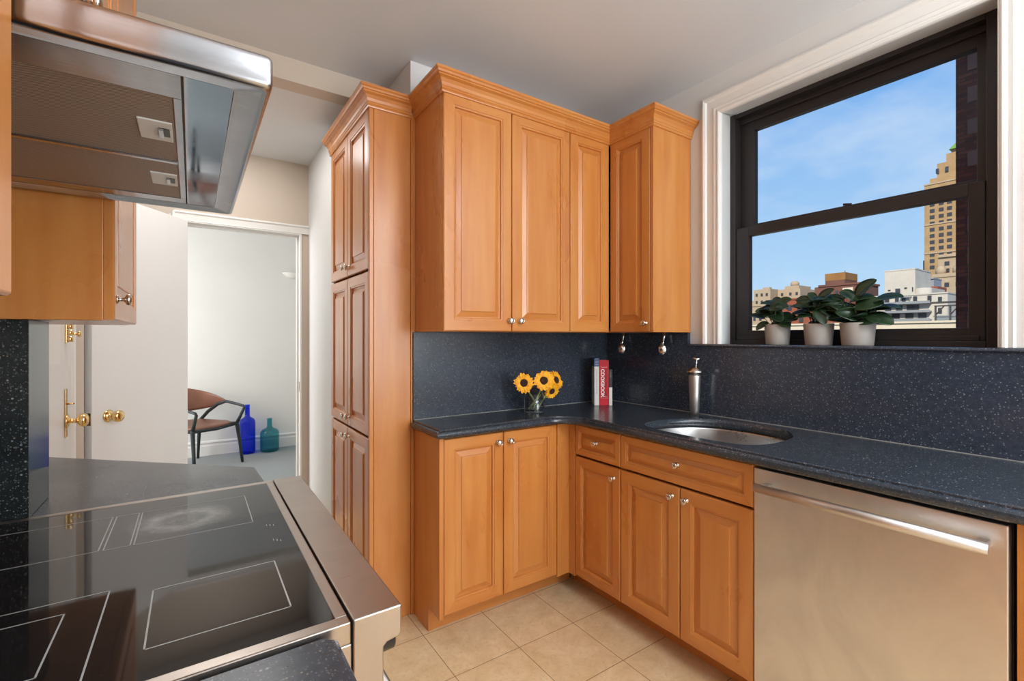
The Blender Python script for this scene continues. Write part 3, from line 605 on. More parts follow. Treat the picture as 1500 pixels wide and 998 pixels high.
# --- vase and sunflowers
VX, VY = 1.482, 1.968
p = thing('glass_vase', 'clear round glass vase holding sunflowers on the dark counter', 'vase', (VX, VY, .9203))
mb = MB(); mb.lathe([(.0535, .9203), (.054, .925), (.054, 1.034), (.051, 1.034), (.051, .928), (.002, .927)], (VX, VY, 0), n=40); mb.build('bowl', 'vase_glass', p)
MB().lathe([(.0502, .9285), (.0502, .985)], (VX, VY, 0), n=40).build('water', 'water', p)
def sunflower(c, d, s0, label, R=.050, seed=1, twist=0):
    rnd = random.Random(seed); c = Vector(c); d = Vector(d).normalized()
    t = thing('sunflower', label, 'flower', tuple(c), 'sunflowers in the glass vase')
    q = Vector((0, 0, 1)).rotation_difference(d)
    mb = MB(); N = 19
    for lay, (rr, lift, off) in enumerate(((R, .004, 0), (R*.90, .009, .5))):
        for k in range(N):
            a = 2*PI*(k+off)/N+rnd.uniform(-.08, .08); L_ = rr*rnd.uniform(.90, 1.08); W = R*.17*rnd.uniform(.85, 1.15); bend = rnd.uniform(-.004, .008)
            pts = []
            for u_, wf in ((.32, .5), (.5, .9), (.68, 1.0), (.84, .75), (.95, .35), (1.0, .03)):
                z = lift+bend*u_*u_+.010*(u_-.3)*(1-u_)*4*.4
                for sgn in (-1, 0, 1):
                    r_ = L_*u_; wd = W*wf*sgn
                    pts.append(c+q @ Vector((r_*math.cos(a)-wd*math.sin(a), r_*math.sin(a)+wd*math.cos(a), z-(.0016 if sgn == 0 else 0))))
            fs = []
            for i in range(5):
                for j in range(2): fs.append((i*3+j, i*3+j+1, i*3+j+4, i*3+j+3))
            mb.add(pts, fs, 0, True)
    mb.build('petals', 'petal', t)
    mb = MB(); mb.lathe([(R*.40, .002), (R*.42, .007), (R*.36, .012), (R*.2, .013), (R*.12, .0105), (.0005, .010)], c, d, 28); mb.build('seed_head', 'seed_head', t)
    mb = MB(); mb.lathe([(.004, -.012), (R*.30, -.006), (R*.42, .001), (R*.40, .004)], c, d, 20)
    for k in range(10):
        a = 2*PI*k/10; P = [c+q @ Vector((r_*math.cos(a+o_), r_*math.sin(a+o_), z)) for r_, o_, z in ((R*.35, -.25, 0), (R*.35, .25, 0), (R*.68, 0, .001))]; mb.add(P, [(0, 1, 2)])
    mb.build('sepals', 'sepal', t)
    e_ = Vector(s0); st_ = c-d*.008
    mb = MB(); mb.tube([st_, st_-d*.02+Vector((0, 0, -.012)), (st_*.45+e_*.55)+Vector((0, 0, .004)), e_], [.0040, .0042, .0044, .0046], n=10); mb.build('stem', 'flower_stem', t)
sunflower((1.398, 1.945, 1.077), (-.50, -.84, .10), (VX+.026, VY-.002, .9345), 'left sunflower facing the camera, highest petals left of the vase', .0520, 3)
sunflower((1.492, 1.900, 1.086), (-.50, -.80, .22), (VX-.024, VY-.020, .9345), 'middle sunflower above the vase, fullest bloom', .0545, 5)
sunflower((1.612, 1.955, 1.078), (.20, -.80, .30), (VX-.028, VY+.014, .9345), 'right sunflower turned slightly towards the window, partly behind the middle bloom', .0530, 8)
sunflower((1.560, 1.925, 1.030), (-.10, -.85, -.35), (VX-.006, VY-.030, .9345), 'low drooping sunflower at the right side of the vase', .0440, 12)

# --- books
def txt(s_, size, mat, parent, X, name='spine_text', align='LEFT', bold=0):
    cu = bpy.data.curves.new('t', 'FONT'); cu.body = s_; cu.size = size; cu.align_x = align; cu.offset = bold; cu.extrude = .00006
    to = bpy.data.objects.new('t', cu); COL.objects.link(to); bpy.context.view_layer.update()
    me = bpy.data.meshes.new_from_object(to.evaluated_get(bpy.context.evaluated_depsgraph_get())); bpy.data.objects.remove(to)
    me.transform(X); me.materials.clear(); me.materials.append(M[mat]); o = bpy.data.objects.new(name, me); COL.objects.link(o)
    o.parent = parent; o.matrix_parent_inverse = Matrix.Translation(-parent.location); return o
bd = Vector((.80, -.60)).normalized(); bn = Vector((.60, .80))    # spine runs along bd, book depth along bn
BO = Vector((1.902, 1.955))
def book(s0, th, ht, dp, cov, label, extra=None):
    o2 = BO+bd*s0
    t = thing('book', label, 'book', (o2.x, o2.y, .9203), 'cookbooks standing in the counter corner')
    X = Matrix(((bd.x, bn.x, 0, o2.x), (bd.y, bn.y, 0, o2.y), (0, 0, 1, .9203), (0, 0, 0, 1)))
    MB().box(0, .002, 0, dp, 0, ht).box(th-.002, th, 0, dp, 0, ht).box(.002, th-.002, 0, .0025, 0, ht).xf(X).build('cover', cov, t, bevel=.0006)
    MB().box(.0022, th-.0022, .003, dp-.004, .003, ht-.003).xf(X).build('pages', 'paper', t)
    return t, X
t, X = book(0, .027, .268, .120, 'book_white', 'tall white book with a blue-grey top band, leftmost of the three')
MB().box(-.0004, .0274, -.0004, .1205, .222, .2684).xf(X).build('blue_band', 'book_blue', t)
R90 = Matrix.Rotation(PI/2, 4, 'X')
def spine(u_, z_, rot=-PI/2): return X @ Matrix.Translation((u_, -.0007, z_)) @ R90 @ Matrix.Rotation(rot, 4, 'Z')
txt('COOKING THE BOOK OF RECIPES', .0090, 'ink_grey', t, spine(.0105, .205))
txt('NEW', .008, 'ink_white', t, spine(.0045, .245, 0)); txt('FOOD', .0065, 'ink_white', t, spine(.0045, .232, 0))
t, X = book(.0285, .054, .258, .124, 'book_red', 'thick red cookbook with white title lettering, middle of the three')
txt('COOKBOOK', .0275, 'ink_white', t, spine(.0095, .208), bold=.0006)
txt('The New York Times', .0185, 'ink_dark', t, spine(.0330, .214), bold=.0002)
txt('The Essential', .0068, 'ink_white', t, spine(.0075, .216, 0)); txt('CLASSIC RECIPES', .0050, 'ink_white', t, spine(.0060, .048, 0)); txt('FOR A NEW CENTURY', .0042, 'ink_white', t, spine(.0060, .040, 0))
t, X = book(.084, .018, .205, .115, 'book_white', 'short slim book, black above and white below, rightmost of the three')
MB().box(-.0004, .0184, -.0004, .1155, .103, .2054).xf(X).build('black_band', 'book_black', t)
txt('KITCHEN', .0075, 'ink_grey', t, spine(.006, .19)); txt('B', .007, 'ink_dark', t, spine(.006, .012, 0))

# ------------------------------------------------------------------ plants on the sill
def plant(y, r, seed, spots, label, x0=2.226):
    t = thing('potted_plant', label, 'plant', (x0, y, 1.2765), 'potted plants on the window sill'); rnd = random.Random(seed); z0 = 1.2765; H = .092
    mb = MB(); mb.lathe([(r*.86, 0), (r*.88, .002), (r, H-.002), (r*.985, H), (r*.93, H), (r*.92, H-.012)], (x0, y, z0), n=36, cap1=False); mb.build('pot', 'pot_grey', t)
    MB().lathe([(r*.915, H-.014), (r*.5, H-.010), (.001, H-.009)], (x0, y, z0), n=24).build('soil', 'soil', t)
    lf = MB(); stm = MB()
    for (dy, dz, dx, L_, tilt, yaw) in spots:
        c = Vector((x0+dx, y+dy, z0+H+dz)); base = Vector((x0+dx*.25, y+dy*.25+rnd.uniform(-.01, .01), z0+H-.012))
        ax = Vector((math.cos(yaw)*math.cos(tilt), math.sin(yaw)*math.cos(tilt), math.sin(tilt)))   # leaf axis
        side = ax.cross(Vector((rnd.uniform(-1.3, -.2), rnd.uniform(-.4, .4), .8))).normalized(); nr = side.cross(ax).normalized()
        L_ *= 1.22; W = L_*.70; rows = []; st0 = c-ax*L_*.5
        for u_ in (0, .06, .16, .3, .45, .6, .75, .88, .96, 1):
            wd = W*.5*math.sin(PI*min(1, max(0, u_))**.85)**.50 if 0 < u_ < 1 else .0008
            row = []
            for v_ in (-1, -.5, 0, .5, 1):
                cup = .16*abs(v_)**1.6*wd*2 - .10*L_*(u_-.5)**2*2
                row.append(st0+ax*L_*u_+side*wd*v_+nr*(cup-.0))
            rows.append(row)
        top = [p for r_ in rows for p in r_]; n_ = len(top); bot = [p-nr*.0013 for p in top]
        fs = []
        for i in range(len(rows)-1):
            for j in range(4): a_ = i*5+j; fs.append((a_, a_+1, a_+6, a_+5)); fs.append((n_+a_, n_+a_+5, n_+a_+6, n_+a_+1))
        for i in range(len(rows)-1):
            for a_ in (i*5, i*5+4): fs.append((a_, a_+5, a_+5+n_, a_+n_))
        lf.add(top+bot, fs, 0, True)
        mid = base*.45+st0*.55+Vector((0, 0, -.006)); stm.tube([base, base*.7+mid*.3+Vector((0, 0, .006)), mid, st0], [.0019, .0018, .0017, .0014], n=7)
    lf.build('foliage', 'leaf', t); stm.build('stems', 'leaf_stem', t)
U = PI/2
rnd = random.Random(4)
def extra(n, sy, zlo, zhi, seed, L0=.055):
    rr = random.Random(seed); o = []
    for _ in range(n):
        a_ = rr.uniform(0, 2*PI); rad = rr.uniform(.25, 1); o.append((sy*rad*math.cos(a_), rr.uniform(zlo, zhi), -.012+.050*rad*math.sin(a_), rr.uniform(L0*.8, L0*1.15), rr.uniform(-.3, .45), math.atan2(rad*math.cos(a_), .6*rad*math.sin(a_))+rr.uniform(-.5, .5)))
    return o
# spots: (dy, dz, dx, length, tilt, yaw); +dy is to the left in the photograph
plant(1.098, .054, 1, [(.085, .040, -.02, .060, .25, U+.1), (.062, .060, -.01, .055, .35, U-.3), (.050, -.006, -.04, .050, -.6, U+.5), (.038, .098, -.01, .058, .15, U), (-.030, .104, 0, .052, .35, -U), (.008, .108, .01, .050, .5, U-.4), (-.020, .080, -.03, .065, .05, -U+.2), (.025, .068, -.04, .066, .1, U-.2), (-.062, .022, -.03, .065, .05, -U), (-.052, .002, -.04, .052, -.5, -U-.3), (-.018, .036, -.045, .072, -.5, -U-.6)]+extra(16, .058, .005, .080, 21), 'smallest leafy green plant in a pale grey pot, leftmost on the sill')
plant(.926, .057, 2, [(.062, .046, -.03, .062, -.1, U+.2), (.075, .075, -.01, .058, .2, U), (.062, .104, 0, .055, .3, U-.2), (.030, .120, .01, .042, .9, U-.5), (-.030, .118, -.01, .068, .75, -U), (-.005, .098, -.03, .066, .2, -U), (-.050, .050, -.03, .062, -.7, -U-.2), (-.030, .030, -.05, .066, -1.0, -U-.5), (.030, .030, -.05, .066, -.1, U+.5), (.05, .085, -.02, .06, .1, U), (-.060, .085, -.02, .070, .05, -U)]+extra(24, .070, .005, .105, 33, .062), 'bushy middle plant in a pale grey pot on the sill')
plant(.783, .061, 3, [(-.028, .138, -.005, .078, .75, -U), (.028, .112, -.01, .060, -.7, -U), (-.105, .090, -.02, .082, .15, -U), (-.108, .056, -.02, .068, -.05, -U), (-.085, .010, -.03, .075, -.35, -U), (.090, .082, -.02, .075, -.1, U), (.062, .060, -.03, .075, -.1, U), (.078, .020, -.03, .060, 0, U), (-.050, .070, -.04, .080, .1, -U), (-.02, .095, -.02, .07, .2, -U)]+extra(28, .080, .002, .085, 44, .066), 'widest plant with one tall raised leaf, in a pale grey pot, rightmost on the sill')

# ------------------------------------------------------------------ LEFT SIDE: range, hood, cabinets
RY0, RY1, RX = .6475, 1.4105, .1800
p = thing('range_cooker', 'stainless steel range with black glass cooktop between the left counters', 'cooker', (-.1, 1.03, 0))
MB().box(-.44, .1785, RY0, RY1, .02, .895).build('body', 'steel_range', p, bevel=.002)
fr_ = MB(); GX0, GX1, GY0, GY1 = -.405, .1615, .668, 1.390
fr_.box(-.44, RX-.0025, RY0, GY0, .8952, .9250, c=.002).box(-.44, RX-.0025, GY1, RY1, .8952, .9250, c=.002).box(GX1, RX-.0025, GY0, GY1, .8952, .9250, c=.0015).box(-.44, GX0, GY0, GY1, .8952, .9250, c=.002)
fr_.build('cooktop_frame', 'steel_range', p)
gl = bx(GX0, GX1, GY0, GY1, .905, .9244).build('cooktop_glass', 'cooktop_glass', p)
def loopline(mb, pts, w_=.0011, z=.9246, close=True):
    n = len(pts)
    for i in range(n if close else n-1):
        a_, b_ = Vector(pts[i]), Vector(pts[(i+1) % n]); d = (b_-a_).normalized()*w_; m_ = Vector((-d.y, d.x))
        mb.add([(q.x, q.y, z) for q in (a_-d-m_, b_+d-m_, b_+d+m_, a_-d+m_)], [(0, 1, 2, 3)])
def rect(x0, x1, y0, y1):
    m_ = MB(); loopline(m_, [(x0, y0), (x1, y0), (x1, y1), (x0, y1)]); m_.build('zone_outline', 'mark_grey', gl)
mk = MB()
rect(-.049, .1170, .7335, .8995); rect(-.0895, .1050, 1.114, 1.310); rect(-.1330, -.0950, 1.116, 1.310); rect(-.345, -.1400, 1.118, 1.312)
rect(-.370, -.1035, .700, .9340); rect(-.335, -.1470, .742, .8910)
for (a_, b_) in ((.128, .99), (.1335, .985), (.139, .98), (.126, 1.075), (.132, 1.072), (.138, 1.068)): loopline(mk, [(a_, b_), (a_, b_+.008)], .0007, close=False)
tag(mk.build('touch_symbols', 'mark_grey', gl), kind='stuff')
pf = [(RX+.0005, .770), (RX+.0005, .9262), (.2490, .9262), (.2490, .8860), (.2440, .8815), (.2280, .8790), (.2230, .8740), (.2230, .770)]
MB().rings([[(a_, y_, z_) for a_, z_ in pf] for y_ in (RY0, RY1)], 0, False, True, True, True).build('control_panel', 'steel_range', p, bevel=.0022)
MB().box(RX+.0005, .222, RY0+.004, RY1-.004, .17, .765, c=.003).build('oven_door', 'steel_range', p)
MB().tube([(.262, RY0+.05, .735), (.262, RY1-.05, .735)], .011, 16).tube([(.222, RY0+.08, .735), (.262, RY0+.08, .735)], .008, 12).tube([(.222, RY1-.08, .735), (.262, RY1-.08, .735)], .008, 12).build('oven_handle', 'steel_range', p)
for k in range(5):
    yk = RY0+.058+k*.161
    MB().lathe([(.021, 0), (.021, .004), (.019, .006), (.018, .031), (.016, .033), (.001, .033)], (.2231, yk, .850), (1, 0, 0), 24).build('control_knob', 'black_plastic', p)

# near and far counters on the left
sp_ = [(.006, .920), (.002, .918), (0, .914), (0, .888), (.003, .882)]
near = slab('side_countertop', [(.157, -.60), (.157, .6305), (.142, .6455), (-.4795, .6455)], [(-.4795, -.60)], sp_, 'granite')
tag(near, 'dark granite counter corner in the foreground, in front of the range', 'countertop')
far = slab('side_countertop', [(.165, 1.4125), (.157, 1.604), (-.4795, 2.209)], [(-.4795, 1.4125)], sp_, 'granite')
tag(far, 'dark granite counter with angled end, between the range and the white door', 'countertop')
p = thing('side_base_cabinet', 'maple base cabinet below the near left counter, nearest the range', 'cabinet', (-.1, .2, 0))
MB().box(-.475, .1165, -.58, .635, .10, .8815).box(-.475, .05, -.58, .635, 0, .10).build('body', 'wood', p)
front(p, 'door', '+x', .190, .113, .44, .59, .137, (.03, .54)); front(p, 'drawer', '+x', .190, .712, .44, .16, .137, (.22, .08), st=.036, centre=.024)
p = thing('angled_base_cabinet', 'maple base cabinet with angled side below the far left counter', 'cabinet', (-.2, 1.6, 0))
MB().rings([[(x_, y_, z) for x_, y_ in ((-.475, 1.416), (.125, 1.416), (.125, 1.590), (-.475, 2.165))] for z in (0, .8815)], 0, False, True, True, True).build('body', 'wood', p)

CX = -.149; HZ = 1.6645
def left_wall_cabinet(name, y0, y1, z0, label, doors, loc, CX=CX):
    t = thing(name, label, 'cabinet', loc, 'wall cabinets on the range side')
    MB().box(-.4795, CX-.0205, y0, y1, z0, 2.615).build('body', 'wood', t, bevel=.0015)
    ww = (y1-y0)/doors
    for k in range(doors):
        front(t, 'door', '+x', y0+k*ww, z0-.0, ww, 2.612-z0, CX, ((ww-.035) if (k == 0 and doors > 1) else (.035 if doors > 1 else .032), .050))
left_wall_cabinet('side_wall_cabinet', 1.424, 1.943, 1.3485, 'maple wall cabinet beyond the range hood with one bronze knob', 1, (-.3, 1.68, 1.35))
left_wall_cabinet('side_wall_cabinet', .110, .6555, 1.3485, 'maple wall cabinet at the left edge in front of the hood', 1, (-.3, .4, 1.35), -.1450)
left_wall_cabinet('hood_wall_cabinet', .6575, 1.422, 1.80, 'maple wall cabinet directly above the range hood', 2, (-.3, 1.04, 1.7))

# range hood
p = thing('range_hood', 'slim stainless steel range hood mounted under the cabinet over the cooktop', 'range hood', (-.2, 1.03, 1.66))
HX0, HX1, HY0, HY1, HB, HT = -.4605, .0850, .6590, 1.4030, 1.6230, 1.6645
mb = MB()
def hring(g, z, r=.008):
    pts = []
    for cx_, cy_, a0 in ((HX1-g-r, HY0+g+r, -PI/2), (HX1-g-r, HY1-g-r, 0)):
        for k in range(6): a_ = a0+k*PI/2/5; pts.append((cx_+r*math.cos(a_), cy_+r*math.sin(a_), z))
    return pts+[(HX0, HY1-g, z), (HX0, HY0+g, z)]
mb.rings([hring(.006, HT), hring(.0022, HT-.001), hring(.0004, HT-.004), hring(0, HT-.008), hring(0, HB+.008), hring(.0008, HB+.004), hring(.003, HB+.001), hring(.007, HB), hring(.012, HB+.0008), hring(.040, HB+.0052)], 0, True, True, True, False)
mb.build('shell', 'steel_hood', p)
bx(HX0, -.1495, HY0+.004, HY1-.004, HT-.002, 1.7985).build('chimney_box', 'steel_hood', p)
PZ = HB+.0055
MB().box(-.0095, .0450, HY0+.0405, HY1-.022, PZ, PZ+.010, c=.001).build('lamp_panel', 'steel_panel', p)
MB().box(.0470, HX1-.0075, HY0+.0405, HY1-.0080, PZ-.0008, PZ+.010, c=.001).build('front_panel', 'steel_panel', p)
MB().box(-.0115, HX0, HY0+.0405, .7700, PZ, PZ+.01).box(-.0115, HX0, 1.3200, HY1-.012, PZ, PZ+.01).box(-.0215, -.0115, .7700, 1.3200, PZ, PZ+.01).box(HX0, -.0215, 1.0475, 1.0600, PZ-.0015, PZ+.01).build('filter_frame', 'steel_hood', p, bevel=.001)
for (y0, y1, ly) in ((.7705, 1.0470, .905), (1.0605, 1.3195, 1.175)):
    f = bx(HX0, -.0220, y0, y1, PZ+.0015, PZ+.009).build('grease_filter', 'filter_mesh', p)
    MB().box(-.0670, -.0250, ly-.040, ly+.040, PZ-.0012, PZ+.0016, c=.001).build('latch_plate', 'plate_white', f)
    MB().box(-.0420, -.0285, ly-.018, ly+.016, PZ-.0020, PZ-.0010).build('latch_slot', 'black_plastic', f)
    MB().box(-.0425, -.0360, ly-.018, ly+.016, PZ-.0050, PZ-.0018, c=.0006).build('latch_tab', 'steel_hood', f)

# ------------------------------------------------------------------ LIVING ROOM beyond the doorway
p = thing('armchair', 'brown leather armchair with dark frame seen through the doorway', 'chair', (.04, 5.71, 0))
Wd = Vector((.77, .64, 0)).normalized(); Fd = Vector((.64, -.77, 0)).normalized(); C0 = Vector((.042, 5.710, 0))
def cp_(a, b, z): return C0+Wd*a+Fd*b+Vector((0, 0, z))
def bar_(parent, name, pts, r, mat='chair_frame'):
    return MB().tube([cp_(*q) for q in pts], r, n=12, flat=1.0).build(name, mat, parent)
for s_ in (1, -1):
    bar_(p, 'front_leg', [(s_*.272, .290, 0.002), (s_*.262, .268, .20), (s_*.250, .240, .405), (s_*.252, .245, .425)], [.013, .016, .019, .017])
    bar_(p, 'rear_leg', [(s_*.262, -.300, 0.002), (s_*.240, -.262, .22), (s_*.215, -.215, .41), (s_*.212, -.200, .44)], [.013, .016, .019, .017])
    bar_(p, 'armrest', [(s_*.250, .240, .415), (s_*.262, .275, .49), (s_*.272, .312, .575), (s_*.272, .300, .592), (s_*.270, .20, .612), (s_*.266, .08, .632), (s_*.256, -.02, .600), (s_*.236, -.13, .520), (s_*.214, -.205, .435)], [.018, .015, .014, .014, .014, .016, .018, .018, .017])
mb = MB()
for s_ in (1, -1): mb.tube([cp_(s_*.250, .240, .412), cp_(s_*.235, 0, .398), cp_(s_*.214, -.205, .420)], .016)
mb.tube([cp_(-.250, .240, .412), cp_(0, .255, .400), cp_(.250, .240, .412)], .017).tube([cp_(-.214, -.205, .420), cp_(0, -.235, .40), cp_(.214, -.205, .420)], .016)
mb.build('seat_rail', 'chair_frame', p)
rs = []
for g, z in ((.03, .412), (0, .418), (0, .432), (.012, .440), (.06, .4405), (.14, .434), (.22, .430)):
    ring = []
    for k in range(40):
        a_ = 2*PI*k/40; cx_, cy_ = math.cos(a_), math.sin(a_); e_ = 2/3.2
        X_ = math.copysign(abs(cx_)**e_, cx_)*(.240-g); Y_ = math.copysign(abs(cy_)**e_, cy_)*(.245-g); ring.append(cp_(X_*(1+.06*Y_/.24), Y_+.015, z+.018*max(0, -Y_/.24)**2-.006*(1-abs(X_)/.24)))
    rs.append(ring)
MB().rings(rs, 0, True, True, True, True).build('seat', 'leather', p)
rows = []; N = 33
for i in range(N):
    u_ = -1+2*i/(N-1); a_ = u_*PI*.56; px_ = .282*math.sin(a_)/math.sin(PI*.56) if abs(a_) < PI/2 else math.copysign(.275, u_); px_ = .272*math.sin(a_); py_ = -.300*math.cos(a_)+.03
    q = abs(u_); top = .790-.155*q**1.7; bot = .535+.085*q**2.2
    ring = []
    for k in range(9):
        v_ = k/8; z = bot+(top-bot)*v_; lean = -.075*(v_-.2)*(1-q)
        ring.append((px_*(1+.0*v_), py_+lean, z))
    nrm = Vector((math.sin(a_), -math.cos(a_)))
    inner = [(x_-nrm.x*.006, y_-nrm.y*.006, z) for x_, y_, z in ring]; outer = [(x_+nrm.x*.006, y_+nrm.y*.006, z) for x_, y_, z in ring[::-1]]
    rows.append([cp_(*t_) for t_ in inner+outer])
MB().rings(rows, 0, True, True, True, True).build('backrest', 'leather', p)
def bottle(name_, x, y, prof, mat, label):
    mb = MB(); ip = [(max(r-.004, .001), z+(.006 if i == 0 else 0)) for i, (r, z) in enumerate(prof)]
    full = [(.001, .002)]+prof+[(ip[-1][0], prof[-1][1])]+[q for q in ip[::-1]][1:]
    mb.lathe(full, (x, y, 0), n=40, cap0=True, cap1=True); o = mb.build(name_, mat); tag(o, label, 'bottle'); return o
bottle('glass_bottle', .5150, 6.060, [(.060, .001), (.074, .004), (.080, .014), (.081, .05), (.081, .335), (.078, .365), (.066, .388), (.045, .402), (.030, .412), (.0255, .425), (.0250, .535), (.0275, .540), (.0275, .548)], 'blue_glass', 'tall cobalt blue glass bottle on the grey carpet beside the armchair')
bottle('glass_bottle', .7360, 6.030, [(.070, .001), (.090, .005), (.098, .018), (.100, .05), (.100, .195), (.096, .225), (.080, .248), (.055, .262), (.034, .272), (.0275, .285), (.0265, .368), (.029, .372), (.029, .378)], 'teal_glass', 'short teal glass bottle on the grey carpet, right of the blue bottle')
p = thing('wall_lamp', 'small white half-bowl lamp on the far living room wall', 'lamp', (1.02, 6.19, 2.06))
mb = MB(); rs = []
for r_, z_ in ((.012, -.055), (.06, -.045), (.10, -.022), (.125, .006), (.130, .012), (.120, .010)): rs.append([(1.02+r_*math.cos(PI+PI*k/20), 6.196+r_*.75*math.sin(PI+PI*k/20), 2.07+z_) for k in range(21)])
mb.rings(rs, 0, True, True, True, False).build('lamp_shade', 'shade_white', p)
bx(.97, 1.07, 6.188, 6.199, 2.03, 2.10).build('wall_plate', 'shade_white', p)

# ------------------------------------------------------------------ THE CITY outside the window
def wpart(p, x, y, z, w_, h_, first, mat='ext_window'):
    if first[0] is None:
        o = MB().box(-.12, .05, -.5, .5, -.5, .5).build('window', mat); first[0] = o
    else: o = first[0].copy(); COL.objects.link(o)
    o.parent = p; o.location = (x-p.location.x, y-p.location.y, z-p.location.z); o.scale = (1, w_, h_); return o
def building(name, label, loc, group=None):
    return thing(name, label, 'building', loc, group)
GZ = -30
# stone tower
p = building('stone_tower', 'tall tan stone tower with green pointed roof seen through the right of the window', (330, 60, GZ))
MB().box(320, 350, 40, 82.4, GZ, 82, c=.05).box(321, 349, 42, 80.4, 82, 84.5).box(322, 348, 44, 77.8, 84.5, 92.0).box(323, 347, 46, 74.4, 92, 96.4).box(324, 346, 48, 72.6, 96.4, 98).build('shaft', 'ext_tan', p)
tb = MB()
for zz in (45, 60, 75, 81.2): tb.box(319.6, 320.2, 40, 82.6, zz, zz+.7)
tb.build('cornice', 'ext_beige', p)
MB().add([(322, 50, 98), (322, 73.2, 98), (346, 73.2, 98), (346, 50, 98), (334, 61.5, 116)], [(0, 1, 4), (1, 2, 4), (2, 3, 4), (3, 0, 4), (0, 3, 2, 1)]).build('roof', 'ext_green', p)
sb = MB().box(290, 319.9, 40, 69.6, GZ, 40).box(284, 290.5, 38, 70.4, GZ, 30.5)
for yy in (68, 62, 56): sb.lathe([(1.9, 30.4), (1.9, 32.6), (1.2, 34), (.1, 34.6)], (287, yy, 0), n=16)
sb.box(289, 290.1, 40, 69.8, 38.6, 39.4).box(283.6, 284.1, 38, 70.6, 28.8, 29.6).build('lower_wing', 'ext_beige', p)
f1 = [None]
for r in range(12):
    for yy in (79.2, 75.6, 72.4): wpart(p, 319.95, yy, 67.4-3.28*r+6.56, 1.9, 1.9, f1)
for yy in (77.5, 73.8): wpart(p, 320.95+.6, yy, 88, 1.3, 2.6, f1)
for r in range(4):
    for yy in (66.5, 62): wpart(p, 289.95, yy, 35.6-3.3*r, 1.7, 1.9, f1)
for yy in (68, 65.2, 61.4): wpart(p, 283.95, yy, 25.2, 1.6, 2.0, f1)
p = building('dark_tower', 'narrow dark building edge behind the stone tower', (345, 85, GZ)); MB().box(352, 368, 70, 91.2, GZ, 46).box(352.5, 367, 71, 90, 46, 47).build('walls', 'ext_dark', p)
# white stucco block
p = building('white_building', 'plain white stucco block rising above the terraced building', (155, 43, GZ))
MB().box(150, 162, 40.4, 46.7, GZ, 18.4).lathe([(1.6, -10), (1.6, 13.6)], (151.6, 39.2, 0), n=24).box(151.6, 162, 37.6, 40.4, GZ, 13.6).box(149.9, 162.1, 40.3, 46.8, 18.4, 18.7).build('walls', 'ext_white', p)
f1 = [None]
for y_, z_, a_, b_ in ((43.9, 13.2, 1.0, 1.2), (43.9, 10.6, 1.0, 1.1), (45.7, 13.5, .55, .3), (42.3, 13.8, .5, .35), (40.9, 13.4, .2, 1.1)): wpart(p, 149.95, y_, z_, a_, b_, f1)
# terraced white building
p = building('terraced_building', 'long white building with grey balcony slabs above the cream parapet', (135, 38, GZ))
MB().box(130, 142, 29.7, 45.9, GZ, 10.45).box(129.8, 142.2, 29.6, 46.0, 10.45, 10.75).box(131, 141, 45.9, 56, GZ, 10.2).build('walls', 'ext_white', p)
for zz in (8.75, 6.85, 5.05): MB().box(128.4, 130, 32.2, 42.2, zz-.22, zz+.10).box(128.4, 128.5, 32.2, 42.2, zz+.1, zz+.32).build('balcony', 'ext_slab', p)
f1 = [None]
for y_ in (40.9, 40.0): wpart(p, 129.95, y_, 9.45, .8, 1.2, f1)
for y_ in (38.2, 37.0, 35.0, 32.6): wpart(p, 129.95, y_, 9.6, .65, 1.2, f1)
for y_ in (39.8, 37.8, 35.9, 34.9): wpart(p, 129.95, y_, 7.75, 1.1, 1.15, f1)
for y_ in (40.6, 38.4, 36.0, 33.8): wpart(p, 129.95, y_, 5.9, 1.4, 1.2, f1)
for y_ in (40.2, 37.2, 34.6): wpart(p, 129.95, y_, 4.2, 1.6, 1.0, f1)
for z_ in (9.2, 6.9): wpart(p, 129.95, 30.9, z_, .6, 1.2, f1)
wpart(p, 130.95, 47.5, 9.5, 2.2, .8, f1)
MB().box(129.0, 130, 35.6, 37.4, 10.0, 10.2).box(129.0, 129.1, 35.6, 35.7, 9.3, 10).box(129.0, 129.1, 37.3, 37.4, 9.3, 10).build('canopy', 'ext_slab', p)
p = building('brick_rooftop_block', 'small red brick block with grey metal roof right of the white block', (175, 43, GZ))
MB().box(170, 178, 40.9, 44.6, GZ, 15.4).build('walls', 'ext_red', p); MB().box(171, 178, 42.0, 46.0, 15.4, 17.6).box(170.6, 178, 41.9, 46.1, 17.6, 17.9).build('roof', 'ext_slab', p)
f1 = [None]; wpart(p, 170.95, 42.9, 16.5, .5, .9, f1, 'ext_cream')
# brown brick building with penthouse
p = building('brown_building', 'brown brick building with orange topped penthouse at the centre of the skyline', (205, 76, GZ))
MB().box(200, 215, 68.9, 84.6, GZ, 20.6).build('walls', 'ext_brown', p); MB().box(199.6, 215.4, 68.5, 83.2, 20.6, 21.3).build('cornice', 'ext_brown', p)
MB().box(201, 212, 74.7, 81.3, 21.3, 22.9).build('penthouse', 'ext_brown', p); MB().box(201, 212, 74.6, 81.4, 22.9, 25.6).box(204, 204.3, 75.8, 76, 25.6, 26.5).build('penthouse_top', 'ext_orange', p)
MB().box(199.7, 200, 71.7, 75.0, 15.5, 19.6).build('bay', 'ext_cream', p)
f1 = [None]
for z_ in (18.4, 16.6): wpart(p, 199.6, 73.4, z_, 1.6, .7, f1)
for y_ in (70.2, 77, 79.4, 82): wpart(p, 199.95, y_, 18.2, .9, 1.3, f1)
p = building('red_brick_building', 'orange red brick building behind the plants on the sill', (115, 47, GZ))
MB().box(110, 122, 40.8, 53.8, GZ, 9.6).box(109.8, 122.2, 40.7, 53.9, 9.6, 9.9).box(109.7, 110, 42.9, 43.5, GZ, 9.6).build('walls', 'ext_red', p); f1 = [None]
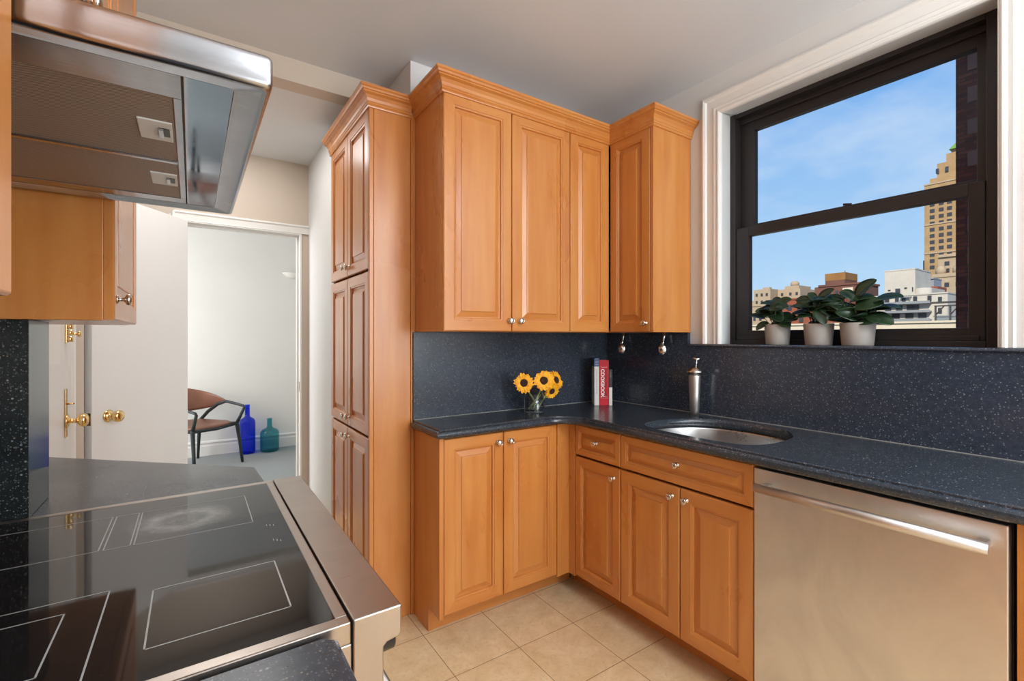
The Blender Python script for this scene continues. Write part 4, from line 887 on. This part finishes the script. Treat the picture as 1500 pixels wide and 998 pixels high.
for y_ in (51.6, 49.2, 46.5): 
    for z_ in (7.9, 5.2): wpart(p, 109.95, y_, z_, .8, 1.2, f1)
p = building('beige_apartment_block', 'beige apartment block at the far left of the skyline', (215, 110, GZ), 'beige blocks on the left of the skyline')
MB().box(210, 225, 106.6, 114, GZ, 22.6).box(213, 225, 114, 122, GZ, 18).box(212, 214, 108, 111, 22.6, 23.6).build('walls', 'ext_beige', p); f1 = [None]
for y_ in (112.6, 110.3, 108.1):
    for z_ in (20.2, 17): wpart(p, 209.95, y_, z_, .9, 1.3, f1)
p = building('beige_apartment_block', 'beige apartment block with water tank hump, second from the left of the skyline', (222, 100, GZ), 'beige blocks on the left of the skyline')
MB().box(216, 230, 97.0, 106.4, GZ, 22.4).box(217, 228, 98, 103.8, 22.4, 23.8).lathe([(1.6, 23.8), (1.7, 25.2), (1.2, 25.9), (.1, 26.1)], (220, 101, 0), n=16).build('walls', 'ext_beige', p); f1 = [None]
for y_ in (104.5, 101, 98.4):
    for z_ in (20.2, 17): wpart(p, 215.95, y_, z_, .9, 1.3, f1)
p = building('low_beige_building', 'low beige building with two rows of small windows at the lower left', (125, 62, GZ))
MB().box(120, 130, 57.5, 69, GZ, 9.2).box(119.8, 130.2, 57.4, 69.1, 9.2, 9.5).build('walls', 'ext_beige', p); f1 = [None]
for y_ in (66.4, 64.9, 63.4, 60.6, 59.2):
    for z_ in (6.1, 3.9): wpart(p, 119.95, y_, z_, .6, 1.0, f1)
p = building('neighbour_roof', 'long cream parapet wall of the neighbouring roof just above the sill', (33, 10, GZ))
MB().box(30, 30.5, -10, 28, GZ, 2.02).box(29.9, 30.6, -10, 28, 2.02, 2.12).box(30.5, 60, -10, 28, GZ, 1.0).build('walls', 'ext_cream', p)
p = thing('roof_pergola', 'dark metal frame standing on the roof in front of the terraced building', 'frame', (52, 13, 1.0))
MB().box(50, 50.3, 10.5, 12.5, 4.05, 4.2).box(50, 50.3, 10.5, 12.25, 3.80, 3.9).build('beam', 'ext_dark', p)
for yy in (12.2, 11.3): MB().box(50.05, 50.2, yy-.05, yy+.05, 1.0, 3.9).tube([(50.1, yy, 3.1), (50.1, yy-.55, 3.85)], .05, 6).build('post', 'ext_dark', p)
p = thing('roof_unit', 'grey metal box on the roof below the pergola', 'ventilation box', (55, 11, 1.0)); MB().box(54, 56, 11.0, 13.2, 1.0, 3.1).box(53.9, 56.1, 10.9, 13.3, 3.1, 3.2).build('casing', 'ext_metal', p)
p = building('brick_wing', 'dark brick corner of the neighbouring wing at the right side of the window', (14, 0, GZ))
MB().box(12, 16, -8, 2.627, GZ, 9.5).build('walls', 'ext_brick', p)
qm = MB()
for k in range(40):
    z_ = -3+.30*k
    if k % 2: qm.box(11.985, 12.01, 2.20 if k % 4 == 1 else 2.28, 2.46, z_, z_+.28)
qm.build('quoins', 'ext_quoin', p)
bpy.context.view_layer.update()
